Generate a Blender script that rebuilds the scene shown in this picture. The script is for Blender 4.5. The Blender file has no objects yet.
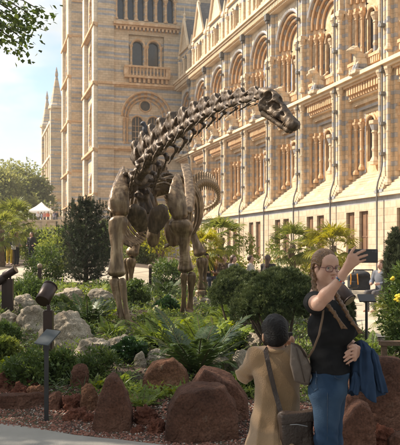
import bpy, math, random
import numpy as np
from mathutils import Vector, Matrix, Euler, noise as mnoise
R = math.radians
rng = random.Random(7)
SC = bpy.context.scene
COL = SC.collection
F = 740.0; CX = 200.0; HY = 249.0; CAMH = 1.65

# ------------------------------------------------------------------ placing
def P(px, py, d):
    return Vector(((px - CX) / F * d, d, CAMH + (HY - py) / F * d))
def sstep(a, b, x):
    t = min(1, max(0, (x - a) / (b - a))); return t * t * (3 - 2 * t)
EDGE = [(-40, 15), (-9, 9.2), (-4, 7.6), (-1.87, 6.94), (-1.46, 6.75), (-.88, 6.49), (-.42, 6.29), (.5, 6.0), (1.5, 5.85), (3, 6.0), (6, 6.6), (40, 16)]
def edge_y(x):
    for (x0, y0), (x1, y1) in zip(EDGE, EDGE[1:]):
        if x <= x1: return y0 + (y1 - y0) * (x - x0) / (x1 - x0)
    return 16
def H(x, y):
    h = .025 * max(0, min(y, 42) - 9) * sstep(1.5, -4, x)
    e = y - edge_y(x)
    h += .07 * sstep(0.0, .8, e)
    if e > .3:
        bed = sstep(.3, 1.5, e) * sstep(26, 22, y) * sstep(3.2, 2.4, x - max(0, (14 - y) * .8))
        h += bed * .08 * (mnoise.noise(Vector((x * .7, y * .7, 3.3))) + .6)
    return h
def G(px, py):
    """where the pixel's ray meets the ground"""
    lo, hi = 4.5, 80
    dirv = Vector(((px - CX) / F, 1, (HY - py) / F))
    d = 4.5
    while d < 90:
        p = dirv * d
        if CAMH + p.z < H(p.x, p.y): break
        d += .02
    p = dirv * d
    return Vector((p.x, p.y, H(p.x, p.y)))

# ------------------------------------------------------------------ objects
def link(o, parent=None):
    COL.objects.link(o)
    if parent is not None: o.parent = parent
    return o
def tag(o, label=None, cat=None, group=None, kind=None):
    if label: o['label'] = label
    if cat: o['category'] = cat
    if group: o['group'] = group
    if kind: o['kind'] = kind
    return o
def empty(name, loc, label, cat, group=None, rz=0):
    o = bpy.data.objects.new(name, None); link(o)
    o.empty_display_size = .1
    o.location = loc; o.rotation_euler = (0, 0, rz)
    return tag(o, label, cat, group)
def meshdata(name, V, Fc, mats, mi=None, smooth=False):
    me = bpy.data.meshes.new(name)
    V = np.asarray(V, dtype=np.float32).reshape(-1, 3)
    if isinstance(Fc, np.ndarray):
        nf, k = Fc.shape
        me.vertices.add(len(V)); me.vertices.foreach_set('co', V.ravel())
        me.loops.add(nf * k); me.loops.foreach_set('vertex_index', Fc.astype(np.int32).ravel())
        me.polygons.add(nf)
        me.polygons.foreach_set('loop_start', np.arange(0, nf * k, k, dtype=np.int32))
        try: me.polygons.foreach_set('loop_total', np.full(nf, k, dtype=np.int32))
        except Exception: pass
        me.update(calc_edges=True); me.validate()
    else:
        me.from_pydata([tuple(map(float, v)) for v in V], [], Fc)
    if not isinstance(mats, (list, tuple)): mats = [mats]
    for m in mats: me.materials.append(m)
    if mi is not None: me.polygons.foreach_set('material_index', np.asarray(mi, dtype=np.int32))
    if smooth: me.polygons.foreach_set('use_smooth', np.ones(len(me.polygons), dtype=bool))
    me.update()
    return me
def obj(name, me, parent=None, loc=None, rot=None, scale=None):
    o = bpy.data.objects.new(name, me); link(o, parent)
    if loc is not None: o.location = loc
    if rot is not None: o.rotation_euler = rot
    if scale is not None: o.scale = scale
    return o
def copy_tree(o, parent=None):
    c = o.copy(); COL.objects.link(c)
    if parent is not None: c.parent = parent
    for ch in list(o.children): copy_tree(ch, c)
    return c

class MB:
    def __init__(s, M=None): s.v = []; s.f = []; s.m = []; s.M = M
    def pt(s, p):
        p = Vector(p)
        s.v.append(s.M @ p if s.M else p); return len(s.v) - 1
    def face(s, idx, m=0): s.f.append(tuple(idx)); s.m.append(m)
    def quad(s, a, b, c, d, m=0): s.face([s.pt(a), s.pt(b), s.pt(c), s.pt(d)], m)
    def box(s, lo, hi, m=0, rot=None, c=None):
        if rot is not None:
            cc = Vector(c)
            T = lambda p: cc + rot @ Vector(p)
        else: T = lambda p: p
        ix = [s.pt(T((x, y, z))) for x in (lo[0], hi[0]) for y in (lo[1], hi[1]) for z in (lo[2], hi[2])]
        for q in ((0, 1, 3, 2), (4, 6, 7, 5), (0, 4, 5, 1), (2, 3, 7, 6), (0, 2, 6, 4), (1, 5, 7, 3)): s.face([ix[i] for i in q], m)
    def tube(s, pts, rad, n=8, m=0, caps=True, flat=None):
        pts = [Vector(p) for p in pts]
        if not isinstance(rad, (list, tuple)): rad = [rad] * len(pts)
        rings = []; up = None
        for i, p in enumerate(pts):
            t = (pts[min(i + 1, len(pts) - 1)] - pts[max(i - 1, 0)])
            if t.length < 1e-9: t = Vector((0, 0, 1))
            t.normalize()
            if up is None:
                up = Vector((0, 0, 1)) if abs(t.z) < .9 else Vector((1, 0, 0))
            a = t.cross(up)
            if a.length < 1e-6: a = t.cross(Vector((.3, 1, .2)))
            a.normalize(); b = a.cross(t).normalized(); up = b
            fl = flat if flat else 1
            rings.append([s.pt(p + a * (math.cos(2 * math.pi * k / n) * rad[i]) + b * (math.sin(2 * math.pi * k / n) * rad[i] * fl)) for k in range(n)])
        for r0, r1 in zip(rings, rings[1:]):
            for k in range(n): s.face([r0[k], r0[(k + 1) % n], r1[(k + 1) % n], r1[k]], m)
        if caps:
            s.face(rings[0][::-1], m); s.face(rings[-1], m)
    def lathe(s, c, prof, n=10, m=0):
        """prof: list of (r, z) around vertical axis at c"""
        rings = [[s.pt((c[0] + r * math.cos(2 * math.pi * k / n), c[1] + r * math.sin(2 * math.pi * k / n), c[2] + z)) for k in range(n)] for r, z in prof]
        for r0, r1 in zip(rings, rings[1:]):
            for k in range(n): s.face([r0[k], r0[(k + 1) % n], r1[(k + 1) % n], r1[k]], m)
        s.face(rings[0][::-1], m); s.face(rings[-1], m)
    def me(s, name, mats, smooth=False):
        return meshdata(name, [tuple(v) for v in s.v], s.f, mats, s.m, smooth)
    def build(s, name, mats, parent=None, smooth=False, loc=None):
        return obj(name, s.me(name, mats, smooth), parent, loc)

# ------------------------------------------------------------------ implicit surfaces
def surf_nets(V, lo, h):
    S = V < 0
    n = np.array(V.shape)
    cnt = np.zeros(n - 1, dtype=np.int8)
    offs = [(i, j, k) for i in (0, 1) for j in (0, 1) for k in (0, 1)]
    for i, j, k in offs: cnt += S[i:n[0] - 1 + i, j:n[1] - 1 + j, k:n[2] - 1 + k]
    act = (cnt > 0) & (cnt < 8)
    I = np.argwhere(act)
    idx = -np.ones(act.shape, dtype=np.int64); idx[act] = np.arange(len(I))
    val = {o: V[I[:, 0] + o[0], I[:, 1] + o[1], I[:, 2] + o[2]] for o in offs}
    acc = np.zeros((len(I), 3)); num = np.zeros(len(I))
    for a in offs:
        for ax in range(3):
            if a[ax]: continue
            b = list(a); b[ax] = 1; b = tuple(b)
            va, vb = val[a], val[b]
            cr = (va < 0) != (vb < 0)
            t = np.where(cr, va / np.where(cr, va - vb, 1), 0)
            q = np.array(a, float)[None, :] + np.zeros((len(I), 3)); q[:, ax] += t
            acc += q * cr[:, None]; num += cr
    pts = (I + acc / num[:, None]) * h + np.array(lo)
    faces = []
    for ax in range(3):
        sl0 = [slice(1, -1)] * 3; sl1 = [slice(1, -1)] * 3
        sl0[ax] = slice(0, -1); sl1[ax] = slice(1, None)
        A = S[tuple(sl0)]; B = S[tuple(sl1)]
        E = np.argwhere(A != B)
        if not len(E): continue
        s0 = A[E[:, 0], E[:, 1], E[:, 2]]
        base = E.copy()
        o1, o2 = [(1, 2), (2, 0), (0, 1)][ax]
        for o in (o1, o2): base[:, o] += 1
        def cell(d1, d2):
            c = base.copy(); c[:, o1] -= d1; c[:, o2] -= d2
            return idx[c[:, 0], c[:, 1], c[:, 2]]
        q = np.stack([cell(1, 1), cell(0, 1), cell(0, 0), cell(1, 0)], 1)
        q[~s0] = q[~s0][:, ::-1]
        faces.append(q)
    return pts, np.concatenate(faces)
def cap(a, b, ra, rb=None, k=None, sub=False): return ('c', tuple(a), tuple(b), ra, ra if rb is None else rb, k, sub)
def ell(c, r, rot=None, k=None, sub=False): return ('e', tuple(c), tuple(r), rot, k, sub)
def bxp(c, hs, rot=None, rd=.01, k=None, sub=False): return ('b', tuple(c), tuple(hs), rot, rd, k, sub)
def sdf_eval(prims, Q, k):
    D = None
    for p in prims:
        if p[0] == 'c':
            a = np.array(p[1]); b = np.array(p[2]); ab = b - a
            t = np.clip(((Q - a) @ ab) / max(1e-9, ab @ ab), 0, 1)
            d = np.linalg.norm(Q - a - t[..., None] * ab, axis=-1) - (p[3] + (p[4] - p[3]) * t)
        else:
            L = Q - np.array(p[1])
            if p[3] is not None: L = L @ np.array(p[3])
            r = np.array(p[2])
            if p[0] == 'e':
                k0 = np.linalg.norm(L / r, axis=-1); k1 = np.linalg.norm(L / (r * r), axis=-1)
                d = k0 * (k0 - 1) / np.maximum(k1, 1e-6)
            else:
                q = np.abs(L) - (r - p[4])
                d = np.linalg.norm(np.maximum(q, 0), axis=-1) + np.minimum(q.max(-1), 0) - p[4]
        kk = p[-2] if p[-2] is not None else k
        if D is None: D = d; continue
        if p[-1]:
            h = np.maximum(kk - np.abs(-d - D), 0) / kk
            D = np.maximum(D, -d) + h * h * kk * .25
        else:
            h = np.maximum(kk - np.abs(d - D), 0) / kk
            D = np.minimum(D, d) - h * h * kk * .25
    return D
def sdf_geo(prims, h, k=.03, fn=None, clip=None):
    lo = np.full(3, 1e9); hi = -lo
    for p in prims:
        if p[-1]: continue
        if p[0] == 'c':
            r = max(p[3], p[4])
            for q in (p[1], p[2]): lo = np.minimum(lo, np.array(q) - r); hi = np.maximum(hi, np.array(q) + r)
        else:
            r = max(p[2]) if p[3] is not None else np.array(p[2])
            if p[3] is not None and p[0] == 'b': r = float(np.linalg.norm(p[2]))
            lo = np.minimum(lo, np.array(p[1]) - r); hi = np.maximum(hi, np.array(p[1]) + r)
    lo -= 3 * h + k * .3; hi += 3 * h + k * .3
    if clip: lo = np.maximum(lo, clip[0]); hi = np.minimum(hi, clip[1])
    ax = [np.arange(lo[i], hi[i] + h, h) for i in range(3)]
    D = np.ones([len(x) for x in ax])
    for p in prims:
        if p[0] == 'c':
            r = max(p[3], p[4]); pl = np.minimum(p[1], p[2]) - r; ph = np.maximum(p[1], p[2]) + r
        else:
            r = float(np.linalg.norm(p[2])) if p[3] is not None else np.array(p[2]); pl = np.array(p[1]) - r; ph = np.array(p[1]) + r
        m_ = (p[-2] if p[-2] is not None else k) + 3 * h
        sl = tuple(slice(max(0, int((pl[i] - m_ - lo[i]) / h)), max(0, int((ph[i] + m_ - lo[i]) / h) + 2)) for i in range(3))
        Q = np.stack(np.meshgrid(*[ax[i][sl[i]] for i in range(3)], indexing='ij'), -1)
        if Q.size == 0: continue
        d = sdf_eval([p[:-1] + (False,)], Q, k); kk = p[-2] if p[-2] is not None else k
        B = D[sl]
        if p[-1]:
            q = np.maximum(kk - np.abs(-d - B), 0) / kk; D[sl] = np.maximum(B, -d) + q * q * kk * .25
        else:
            q = np.maximum(kk - np.abs(d - B), 0) / kk; D[sl] = np.minimum(B, d) - q * q * kk * .25
    if fn is not None: D = fn(D, np.stack(np.meshgrid(*ax, indexing='ij'), -1))
    D[0] = D[-1] = 1; D[:, 0] = D[:, -1] = 1; D[:, :, 0] = D[:, :, -1] = 1
    return surf_nets(D, lo, h)
def sdf_me(name, prims, h, mat, k=.03, fn=None):
    V, Fc = sdf_geo(prims, h, k, fn)
    return meshdata(name, V, Fc, mat, None, True)
def wob(amp, freq, seed=0):
    """cheap sum-of-sines surface wobble for implicit shapes"""
    r = np.random.RandomState(seed)
    ks = [(r.randn(3) * freq * f, r.rand() * 6.28, amp / f ** .8) for f in (1, 1, 1, 2, 2, 2, 4, 4, 4)]
    def fn(D, Q):
        for kv, ph, a in ks: D = D + a * np.sin(Q @ kv + ph) * .5
        return D
    return fn

# ------------------------------------------------------------------ materials
def nt(m):
    m.use_nodes = True
    t = m.node_tree; return t, t.nodes, t.links
def ramp(n, stops, interp='LINEAR'):
    r = n.new('ShaderNodeValToRGB'); cr = r.color_ramp; cr.interpolation = interp
    while len(cr.elements) > 1: cr.elements.remove(cr.elements[-1])
    cr.elements[0].position = stops[0][0]; cr.elements[0].color = (*stops[0][1], 1)
    for p, c in stops[1:]:
        e = cr.elements.new(p); e.color = (*c, 1)
    return r
def mat(name, c1, c2=None, scale=5, rough=.8, bump=0, bscale=None, metal=0, detail=6, trans=0, spec=.5, coords='Object', c3=None, rnd=0, lo=.35, hi=.65, sheen=0):
    m = bpy.data.materials.new(name); t, n, l = nt(m)
    b = n['Principled BSDF']
    b.inputs['Roughness'].default_value = rough; b.inputs['Metallic'].default_value = metal
    b.inputs['Specular IOR Level'].default_value = spec
    if sheen: b.inputs['Sheen Weight'].default_value = sheen
    tc = n.new('ShaderNodeTexCoord')
    if c2 is None: c2 = tuple(x * .85 for x in c1)
    ns = n.new('ShaderNodeTexNoise'); ns.inputs['Scale'].default_value = scale; ns.inputs['Detail'].default_value = detail
    l.new(tc.outputs[coords], ns.inputs['Vector'])
    st = [(lo, c1), (hi, c2)]
    if c3: st = [(lo, c1), ((lo + hi) / 2, c2), (hi, c3)]
    rp = ramp(n, st); l.new(ns.outputs['Fac'], rp.inputs['Fac'])
    col = rp.outputs['Color']
    if rnd:
        oi = n.new('ShaderNodeObjectInfo'); hs = n.new('ShaderNodeHueSaturation')
        mr = n.new('ShaderNodeMapRange'); mr.inputs['To Min'].default_value = 1 - rnd; mr.inputs['To Max'].default_value = 1 + rnd
        l.new(oi.outputs['Random'], mr.inputs['Value']); l.new(mr.outputs['Result'], hs.inputs['Value']); l.new(col, hs.inputs['Color'])
        col = hs.outputs['Color']
    l.new(col, b.inputs['Base Color'])
    if bump:
        n2 = n.new('ShaderNodeTexNoise'); n2.inputs['Scale'].default_value = bscale or scale * 4; n2.inputs['Detail'].default_value = 8
        l.new(tc.outputs[coords], n2.inputs['Vector'])
        bp = n.new('ShaderNodeBump'); bp.inputs['Strength'].default_value = min(1, bump); bp.inputs['Distance'].default_value = .02 if bump <= 1 else .02 * bump
        l.new(n2.outputs['Fac'], bp.inputs['Height']); l.new(bp.outputs['Normal'], b.inputs['Normal'])
    if trans:
        tr = n.new('ShaderNodeBsdfTranslucent'); mx = n.new('ShaderNodeMixShader'); mx.inputs['Fac'].default_value = trans
        g = n.new('ShaderNodeHueSaturation'); g.inputs['Hue'].default_value = .48; g.inputs['Saturation'].default_value = 1.15; g.inputs['Value'].default_value = 1.5
        l.new(col, g.inputs['Color']); l.new(g.outputs['Color'], tr.inputs['Color'])
        l.new(b.outputs['BSDF'], mx.inputs[1]); l.new(tr.outputs['BSDF'], mx.inputs[2])
        l.new(mx.outputs['Shader'], n['Material Output'].inputs['Surface'])
    return m
def leafmat(name, c1, c2, trans=.3, rough=.55, scale=3, spec=.3, rnd=.15):
    return mat(name, c1, c2, scale=scale, rough=rough, trans=trans, spec=spec, rnd=rnd, detail=3)

def masonry(name, buff, dark, grey, bands, course=.3, bw=.62, gscale=1.0, pale=None):
    """terracotta blocks with grey bands; bands = list of (z0, z1) repeated with period bands[-1]"""
    m = bpy.data.materials.new(name); t, n, l = nt(m)
    b = n['Principled BSDF']; b.inputs['Roughness'].default_value = .8; b.inputs['Specular IOR Level'].default_value = .3
    tc = n.new('ShaderNodeTexCoord'); sp = n.new('ShaderNodeSeparateXYZ'); l.new(tc.outputs['Object'], sp.inputs[0])
    ad = n.new('ShaderNodeMath'); ad.operation = 'ADD'; l.new(sp.outputs['X'], ad.inputs[0]); l.new(sp.outputs['Y'], ad.inputs[1])
    cb = n.new('ShaderNodeCombineXYZ'); l.new(ad.outputs[0], cb.inputs['X']); l.new(sp.outputs['Z'], cb.inputs['Y'])
    br = n.new('ShaderNodeTexBrick'); l.new(cb.outputs[0], br.inputs['Vector'])
    br.inputs['Scale'].default_value = 1; br.inputs['Brick Width'].default_value = bw; br.inputs['Row Height'].default_value = course
    br.inputs['Mortar Size'].default_value = .012; br.inputs['Bias'].default_value = 0; br.inputs['Mortar Smooth'].default_value = .3
    br.inputs['Color1'].default_value = (*buff, 1); br.inputs['Color2'].default_value = (*dark, 1)
    br.inputs['Mortar'].default_value = (*[x * .72 for x in dark], 1)
    ns = n.new('ShaderNodeTexNoise'); ns.inputs['Scale'].default_value = .55 * gscale; ns.inputs['Detail'].default_value = 9; l.new(tc.outputs['Object'], ns.inputs['Vector'])
    n3 = n.new('ShaderNodeTexNoise'); n3.inputs['Scale'].default_value = 3.5; n3.inputs['Detail'].default_value = 5; l.new(tc.outputs['Object'], n3.inputs['Vector'])
    mrr = n.new('ShaderNodeMapRange'); mrr.inputs['From Min'].default_value = .3; mrr.inputs['From Max'].default_value = .7; mrr.inputs['To Min'].default_value = .78; mrr.inputs['To Max'].default_value = 1.15
    l.new(ns.outputs['Fac'], mrr.inputs['Value'])
    mr2 = n.new('ShaderNodeMapRange'); mr2.inputs['From Min'].default_value = .3; mr2.inputs['From Max'].default_value = .7; mr2.inputs['To Min'].default_value = .88; mr2.inputs['To Max'].default_value = 1.1
    l.new(n3.outputs['Fac'], mr2.inputs['Value'])
    mm = n.new('ShaderNodeMath'); mm.operation = 'MULTIPLY'; l.new(mrr.outputs[0], mm.inputs[0]); l.new(mr2.outputs[0], mm.inputs[1])
    col = br.outputs['Color']
    if bands:
        per, lst = bands
        md = n.new('ShaderNodeMath'); md.operation = 'FLOORED_MODULO'; l.new(sp.outputs['Z'], md.inputs[0]); md.inputs[1].default_value = per
        dv = n.new('ShaderNodeMath'); dv.operation = 'DIVIDE'; l.new(md.outputs[0], dv.inputs[0]); dv.inputs[1].default_value = per
        st = [(0, (0, 0, 0))]
        for a, c in lst: st += [(a / per, (1, 1, 1)), (c / per, (0, 0, 0))]
        rp = ramp(n, st, 'CONSTANT'); l.new(dv.outputs[0], rp.inputs['Fac'])
        gm = n.new('ShaderNodeMix'); gm.data_type = 'RGBA'; gm.inputs['B'].default_value = (*grey, 1)
        l.new(br.outputs['Fac'], gm.inputs['Factor']); gm.inputs['A'].default_value = (*grey, 1); gm.inputs['B'].default_value = (*[x * .7 for x in grey], 1)
        mx = n.new('ShaderNodeMix'); mx.data_type = 'RGBA'; l.new(rp.outputs['Color'], mx.inputs['Factor'])
        l.new(col, mx.inputs['A']); l.new(gm.outputs['Result'], mx.inputs['B']); col = mx.outputs['Result']
    hs = n.new('ShaderNodeHueSaturation'); l.new(col, hs.inputs['Color']); l.new(mm.outputs[0], hs.inputs['Value'])
    l.new(hs.outputs['Color'], b.inputs['Base Color'])
    bp = n.new('ShaderNodeBump'); bp.inputs['Strength'].default_value = .5; bp.inputs['Distance'].default_value = .03
    inv = n.new('ShaderNodeMath'); inv.operation = 'SUBTRACT'; inv.inputs[0].default_value = 1; l.new(br.outputs['Fac'], inv.inputs[1])
    l.new(inv.outputs[0], bp.inputs['Height']); l.new(bp.outputs['Normal'], b.inputs['Normal'])
    return m

# ------------------------------------------------------------------ camera, world, sun
cam = bpy.data.cameras.new('camera'); co = bpy.data.objects.new('camera', cam); COL.objects.link(co)
cam.sensor_fit = 'HORIZONTAL'; cam.sensor_width = 36; cam.lens = 36 * F / 400
cam.shift_y = (HY - 222.5) / 400; cam.clip_end = 3000; cam.clip_start = .05
co.location = (0, 0, CAMH); co.rotation_euler = (R(90), 0, 0)
cam.dof.use_dof = True; cam.dof.focus_distance = 7.5; cam.dof.aperture_fstop = 9
SC.camera = co
SUN_AZ = math.atan2(-.95, .30); SUN_EL = R(41)
W = bpy.data.worlds.new('World'); SC.world = W; W.use_nodes = True
t, n, l = W.node_tree, W.node_tree.nodes, W.node_tree.links
bg = n['Background']; bg.inputs['Strength'].default_value = .118
sky = n.new('ShaderNodeTexSky'); sky.sky_type = 'NISHITA'; sky.sun_disc = False
sky.sun_elevation = SUN_EL; sky.sun_rotation = SUN_AZ; sky.air_density = 1.0; sky.dust_density = 1.0; sky.ozone_density = 1.2
tc = n.new('ShaderNodeTexCoord')
mp = n.new('ShaderNodeMapping'); mp.inputs['Scale'].default_value = (1, 1, 2.6); mp.inputs['Location'].default_value = (.35, .1, .32); l.new(tc.outputs['Generated'], mp.inputs['Vector'])
ns = n.new('ShaderNodeTexNoise'); ns.inputs['Scale'].default_value = 3.2; ns.inputs['Detail'].default_value = 9; ns.inputs['Roughness'].default_value = .52; l.new(mp.outputs[0], ns.inputs['Vector'])
rp = ramp(n, [(.40, (0, 0, 0)), (.51, (1, 1, 1))]); l.new(ns.outputs['Fac'], rp.inputs['Fac'])
n2 = n.new('ShaderNodeTexNoise'); n2.inputs['Scale'].default_value = 7; n2.inputs['Detail'].default_value = 7; l.new(mp.outputs[0], n2.inputs['Vector'])
rc = ramp(n, [(.3, (3.9, 4.15, 4.25)), (.65, (5.2, 5.2, 5.0))]); l.new(n2.outputs['Fac'], rc.inputs['Fac'])
mx = n.new('ShaderNodeMix'); mx.data_type = 'RGBA'
l.new(rp.outputs['Color'], mx.inputs['Factor']); l.new(sky.outputs['Color'], mx.inputs['A']); l.new(rc.outputs['Color'], mx.inputs['B'])
l.new(mx.outputs['Result'], bg.inputs['Color'])
sd = bpy.data.lights.new('sun', 'SUN'); sd.energy = 4.9; sd.angle = R(.6); sd.color = (1, .885, .73)
so = bpy.data.objects.new('sun', sd); COL.objects.link(so)
SV = Vector((math.sin(SUN_AZ) * math.cos(SUN_EL), math.cos(SUN_AZ) * math.cos(SUN_EL), math.sin(SUN_EL)))
so.rotation_euler = SV.to_track_quat('Z', 'Y').to_euler(); so.location = (0, 0, 60)
SC.view_settings.view_transform = 'Standard'; SC.view_settings.look = 'None'; SC.view_settings.exposure = .90; SC.view_settings.gamma = 1

# ------------------------------------------------------------------ sunlit summer haze
M_haze = bpy.data.materials.new('haze'); t, n, l = nt(M_haze)
for x in list(n):
    if x.type == 'BSDF_PRINCIPLED': n.remove(x)
pv = n.new('ShaderNodeVolumePrincipled'); pv.inputs['Color'].default_value = (.95, .93, .90, 1); pv.inputs['Density'].default_value = .0006; pv.inputs['Anisotropy'].default_value = .2
l.new(pv.outputs[0], n['Material Output'].inputs['Volume'])
mb = MB(); mb.box((-430, -75, -1.3), (430, 715, 58.5)); tag(mb.build('haze', M_haze), kind='stuff')
# ================================================================== MUSEUM
BUFF = (.71, .56, .385); BUFFD = (.61, .455, .295); GREY = (.38, .375, .38)
M_stripe = masonry('striped_terracotta', BUFF, BUFFD, (.45, .435, .43), (1.5, [(.0, .25), (.75, .95)]), .25, .5)
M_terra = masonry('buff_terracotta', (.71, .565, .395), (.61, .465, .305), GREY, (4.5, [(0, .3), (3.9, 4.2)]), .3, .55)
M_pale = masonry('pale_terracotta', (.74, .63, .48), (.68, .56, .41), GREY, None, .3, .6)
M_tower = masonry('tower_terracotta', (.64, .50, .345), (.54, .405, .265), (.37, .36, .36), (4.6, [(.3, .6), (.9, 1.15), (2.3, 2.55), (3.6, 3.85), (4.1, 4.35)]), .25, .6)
M_orange = mat('orange_terracotta', (.62, .41, .23), (.52, .32, .165), scale=1.5, rough=.75, c3=(.68, .49, .31))
M_greyst = mat('grey_terracotta', (.46, .44, .43), (.52, .48, .45), scale=2, rough=.8)
M_plinth = masonry('plinth_blocks', (.62, .50, .36), (.54, .41, .28), GREY, (4.75, [(4.15, 4.42)]), .38, .55)
M_slab = mat('sill_terracotta', (.74, .585, .40), (.66, .49, .31), scale=1.6, rough=.75, bump=.3, bscale=12)
M_glass = mat('dark_glass', (.018, .018, .02), (.03, .03, .032), rough=.12, spec=.6)
M_lead = mat('leaded_glass', (.05, .045, .042), (.02, .02, .022), scale=5, rough=.25)
M_pipe = mat('drainpipe_iron', (.15, .14, .125), (.11, .10, .09), rough=.5, scale=3)
M_shut = mat('brown_wood', (.22, .115, .055), (.15, .075, .038), scale=2, rough=.6, bump=.3, bscale=20)
M_roof = masonry('slate_roof', (.20, .185, .17), (.15, .14, .135), (.1, .1, .1), None, .3, .4)

def arch_pts(cx, hw, zs, sp, n=14, nj=1, flat=False, pointed=0):
    L = [(cx - hw, zs + (sp - zs) * i / nj) for i in range(nj)]
    if flat: A = [(cx - hw, sp), (cx + hw, sp)]
    else: A = [(cx - hw * math.cos(math.pi * i / n), sp + hw * math.sin(math.pi * i / n) * (1 + pointed)) for i in range(n + 1)]
    return L + A + [(cx + hw, z) for _, z in reversed(L)]
def ring(mb, cx, h0, h1, zs, sp, y0, y1, n=14, flat=False, vous=True, zs1=None, pointed=0, m0=0, m1=1, m2=2):
    """reveal of an opening from plane y0 back to y1, then a step in to half-width h1"""
    a = arch_pts(cx, h0, zs, sp, n, 1, flat, pointed); b = arch_pts(cx, h1, zs, sp if not flat else sp - (h0 - h1), n, 1, flat, pointed)
    for i in range(len(a) - 1):
        ar = 1 <= i < len(a) - 2
        m = (m1 if i % 2 else m2) if (ar and vous and not flat) else m0
        p, q, r, s = a[i], a[i + 1], b[i], b[i + 1]
        mb.quad((p[0], y0, p[1]), (q[0], y0, q[1]), (q[0], y1, q[1]), (p[0], y1, p[1]), m)
        if h1 < h0: mb.quad((p[0], y1, p[1]), (q[0], y1, q[1]), (s[0], y1, s[1]), (r[0], y1, r[1]), m)
def panel(mb, x0, x1, z0, z1, ops, y, dep=0, n=12, m=0):
    """wall in plane y with arched (or flat) openings ops=[(cx,hw,sill,spring,flat)], reveals dep deep"""
    x = x0
    for cx, hw, zs, sp, fl in sorted(ops):
        if cx - hw > x + 1e-6: mb.quad((x, y, z0), (cx - hw, y, z0), (cx - hw, y, z1), (x, y, z1), m)
        if zs > z0 + 1e-6: mb.quad((cx - hw, y, z0), (cx + hw, y, z0), (cx + hw, y, zs), (cx - hw, y, zs), m)
        pts = arch_pts(cx, hw, zs, sp, n, 1, fl)
        ap = pts[1:-1]
        for p, q in zip(ap, ap[1:]):
            mb.quad((p[0], y, p[1]), (q[0], y, q[1]), (q[0], y, z1), (p[0], y, z1), m)
        if dep:
            for p, q in zip(pts, pts[1:]):
                mb.quad((p[0], y, p[1]), (q[0], y, q[1]), (q[0], y - dep, q[1]), (p[0], y - dep, p[1]), m)
            mb.quad((cx - hw, y, zs), (cx + hw, y, zs), (cx + hw, y - dep, zs), (cx - hw, y - dep, zs), m)
        x = cx + hw
    if x < x1 - 1e-6: mb.quad((x, y, z0), (x1, y, z0), (x1, y, z1), (x, y, z1), m)
def circ_panel(mb, x0, x1, z0, z1, cx, cz, r, y, dep, m=0, n=32):
    pr = []
    for k in range(n):
        a = 2 * math.pi * k / n; c, s = math.cos(a), math.sin(a)
        tx = ((x1 - cx) if c > 0 else (cx - x0)) / max(abs(c), 1e-6); tz = ((z1 - cz) if s > 0 else (cz - z0)) / max(abs(s), 1e-6)
        q = min(tx, tz); pr.append(((cx + r * c, cz + r * s), (cx + q * c, cz + q * s)))
    for k in range(n):
        (a, b), (c, d) = pr[k], pr[(k + 1) % n]
        mb.quad((a[0], y, a[1]), (b[0], y, b[1]), (d[0], y, d[1]), (c[0], y, c[1]), m)
        mb.quad((a[0], y, a[1]), (c[0], y, c[1]), (c[0], y - dep, c[1]), (a[0], y - dep, a[1]), m)
def shaft(mb, x, y, z0, z1, r=.1, m=0, n=8):
    """column with moulded base, necking ring and a leafy flared capital"""
    zc = z1 - r * 4.5
    mb.lathe((x, y, 0), [(r * 1.9, z0), (r * 1.9, z0 + r * 1.2), (r * 1.5, z0 + r * 2), (r, z0 + r * 3), (r, z0 + (zc - z0) * .5 - r), (r * 1.25, z0 + (zc - z0) * .5), (r, z0 + (zc - z0) * .5 + r), (r, zc), (r * 1.35, zc + r * .3), (r * 1.1, zc + r), (r * 1.9, z1 - r * 1.4), (r * 2.15, z1 - r * 1.2), (r * 2.15, z1)], n, m)
def arcroll(mb, cx, hw, sp, y, r, m=0, n=16, pointed=0):
    mb.tube([(cx - hw * math.cos(math.pi * i / n), y, sp + hw * math.sin(math.pi * i / n) * (1 + pointed)) for i in range(n + 1)], r, 6, m)

BW = 5.5; CXB = 2.75
WING = empty('museum_wing', (10.15, 39.25, 0), 'long sunlit terracotta museum wing with rows of tall arched windows and striped pilasters', 'museum')
WING.rotation_euler = (0, 0, math.atan2(.960, -.279))

# ---- meshes of one bay ------------------------------------------------
mb = MB()
mb.box((-.4, -.4, 4.5), (.4, .42, 19.0)); mb.box((-.62, -.5, 4.5), (.62, .14, 18.95))
for sx in (-.42, .42): shaft(mb, sx * 1.0, .42, 5.0, 11.2, .11, 1); shaft(mb, sx * 1.0, .42, 12.1, 15.6, .11, 1)
for z in (11.35, 15.6): mb.box((-.55, -.3, z), (.55, .56, z + .22), 1)
for k in range(6):                                       # splayed stepped foot
    mb.box((-.4, .3, 4.62 + k * .14), (.4, .80 - k * .06, 4.77 + k * .14), 1)
B_pil = mb.me('pilaster', [M_stripe, M_terra])
mb = MB()
mb.tube([(0, .86, .2), (0, .86, 4.9), (0, .80, 5.2), (0, .60, 5.8), (0, .55, 6.2), (0, .55, 19.0)], .052, 8)
for z in (6.6, 8.2, 9.8, 11.0, 13.4, 15.0, 17.0, 18.4): mb.box((-.13, .44, z), (.13, .68, z + .16))
mb.box((-.2, .42, 18.6), (.2, .76, 19.05))
B_pipe = mb.me('drainpipe', M_pipe, False)
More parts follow.
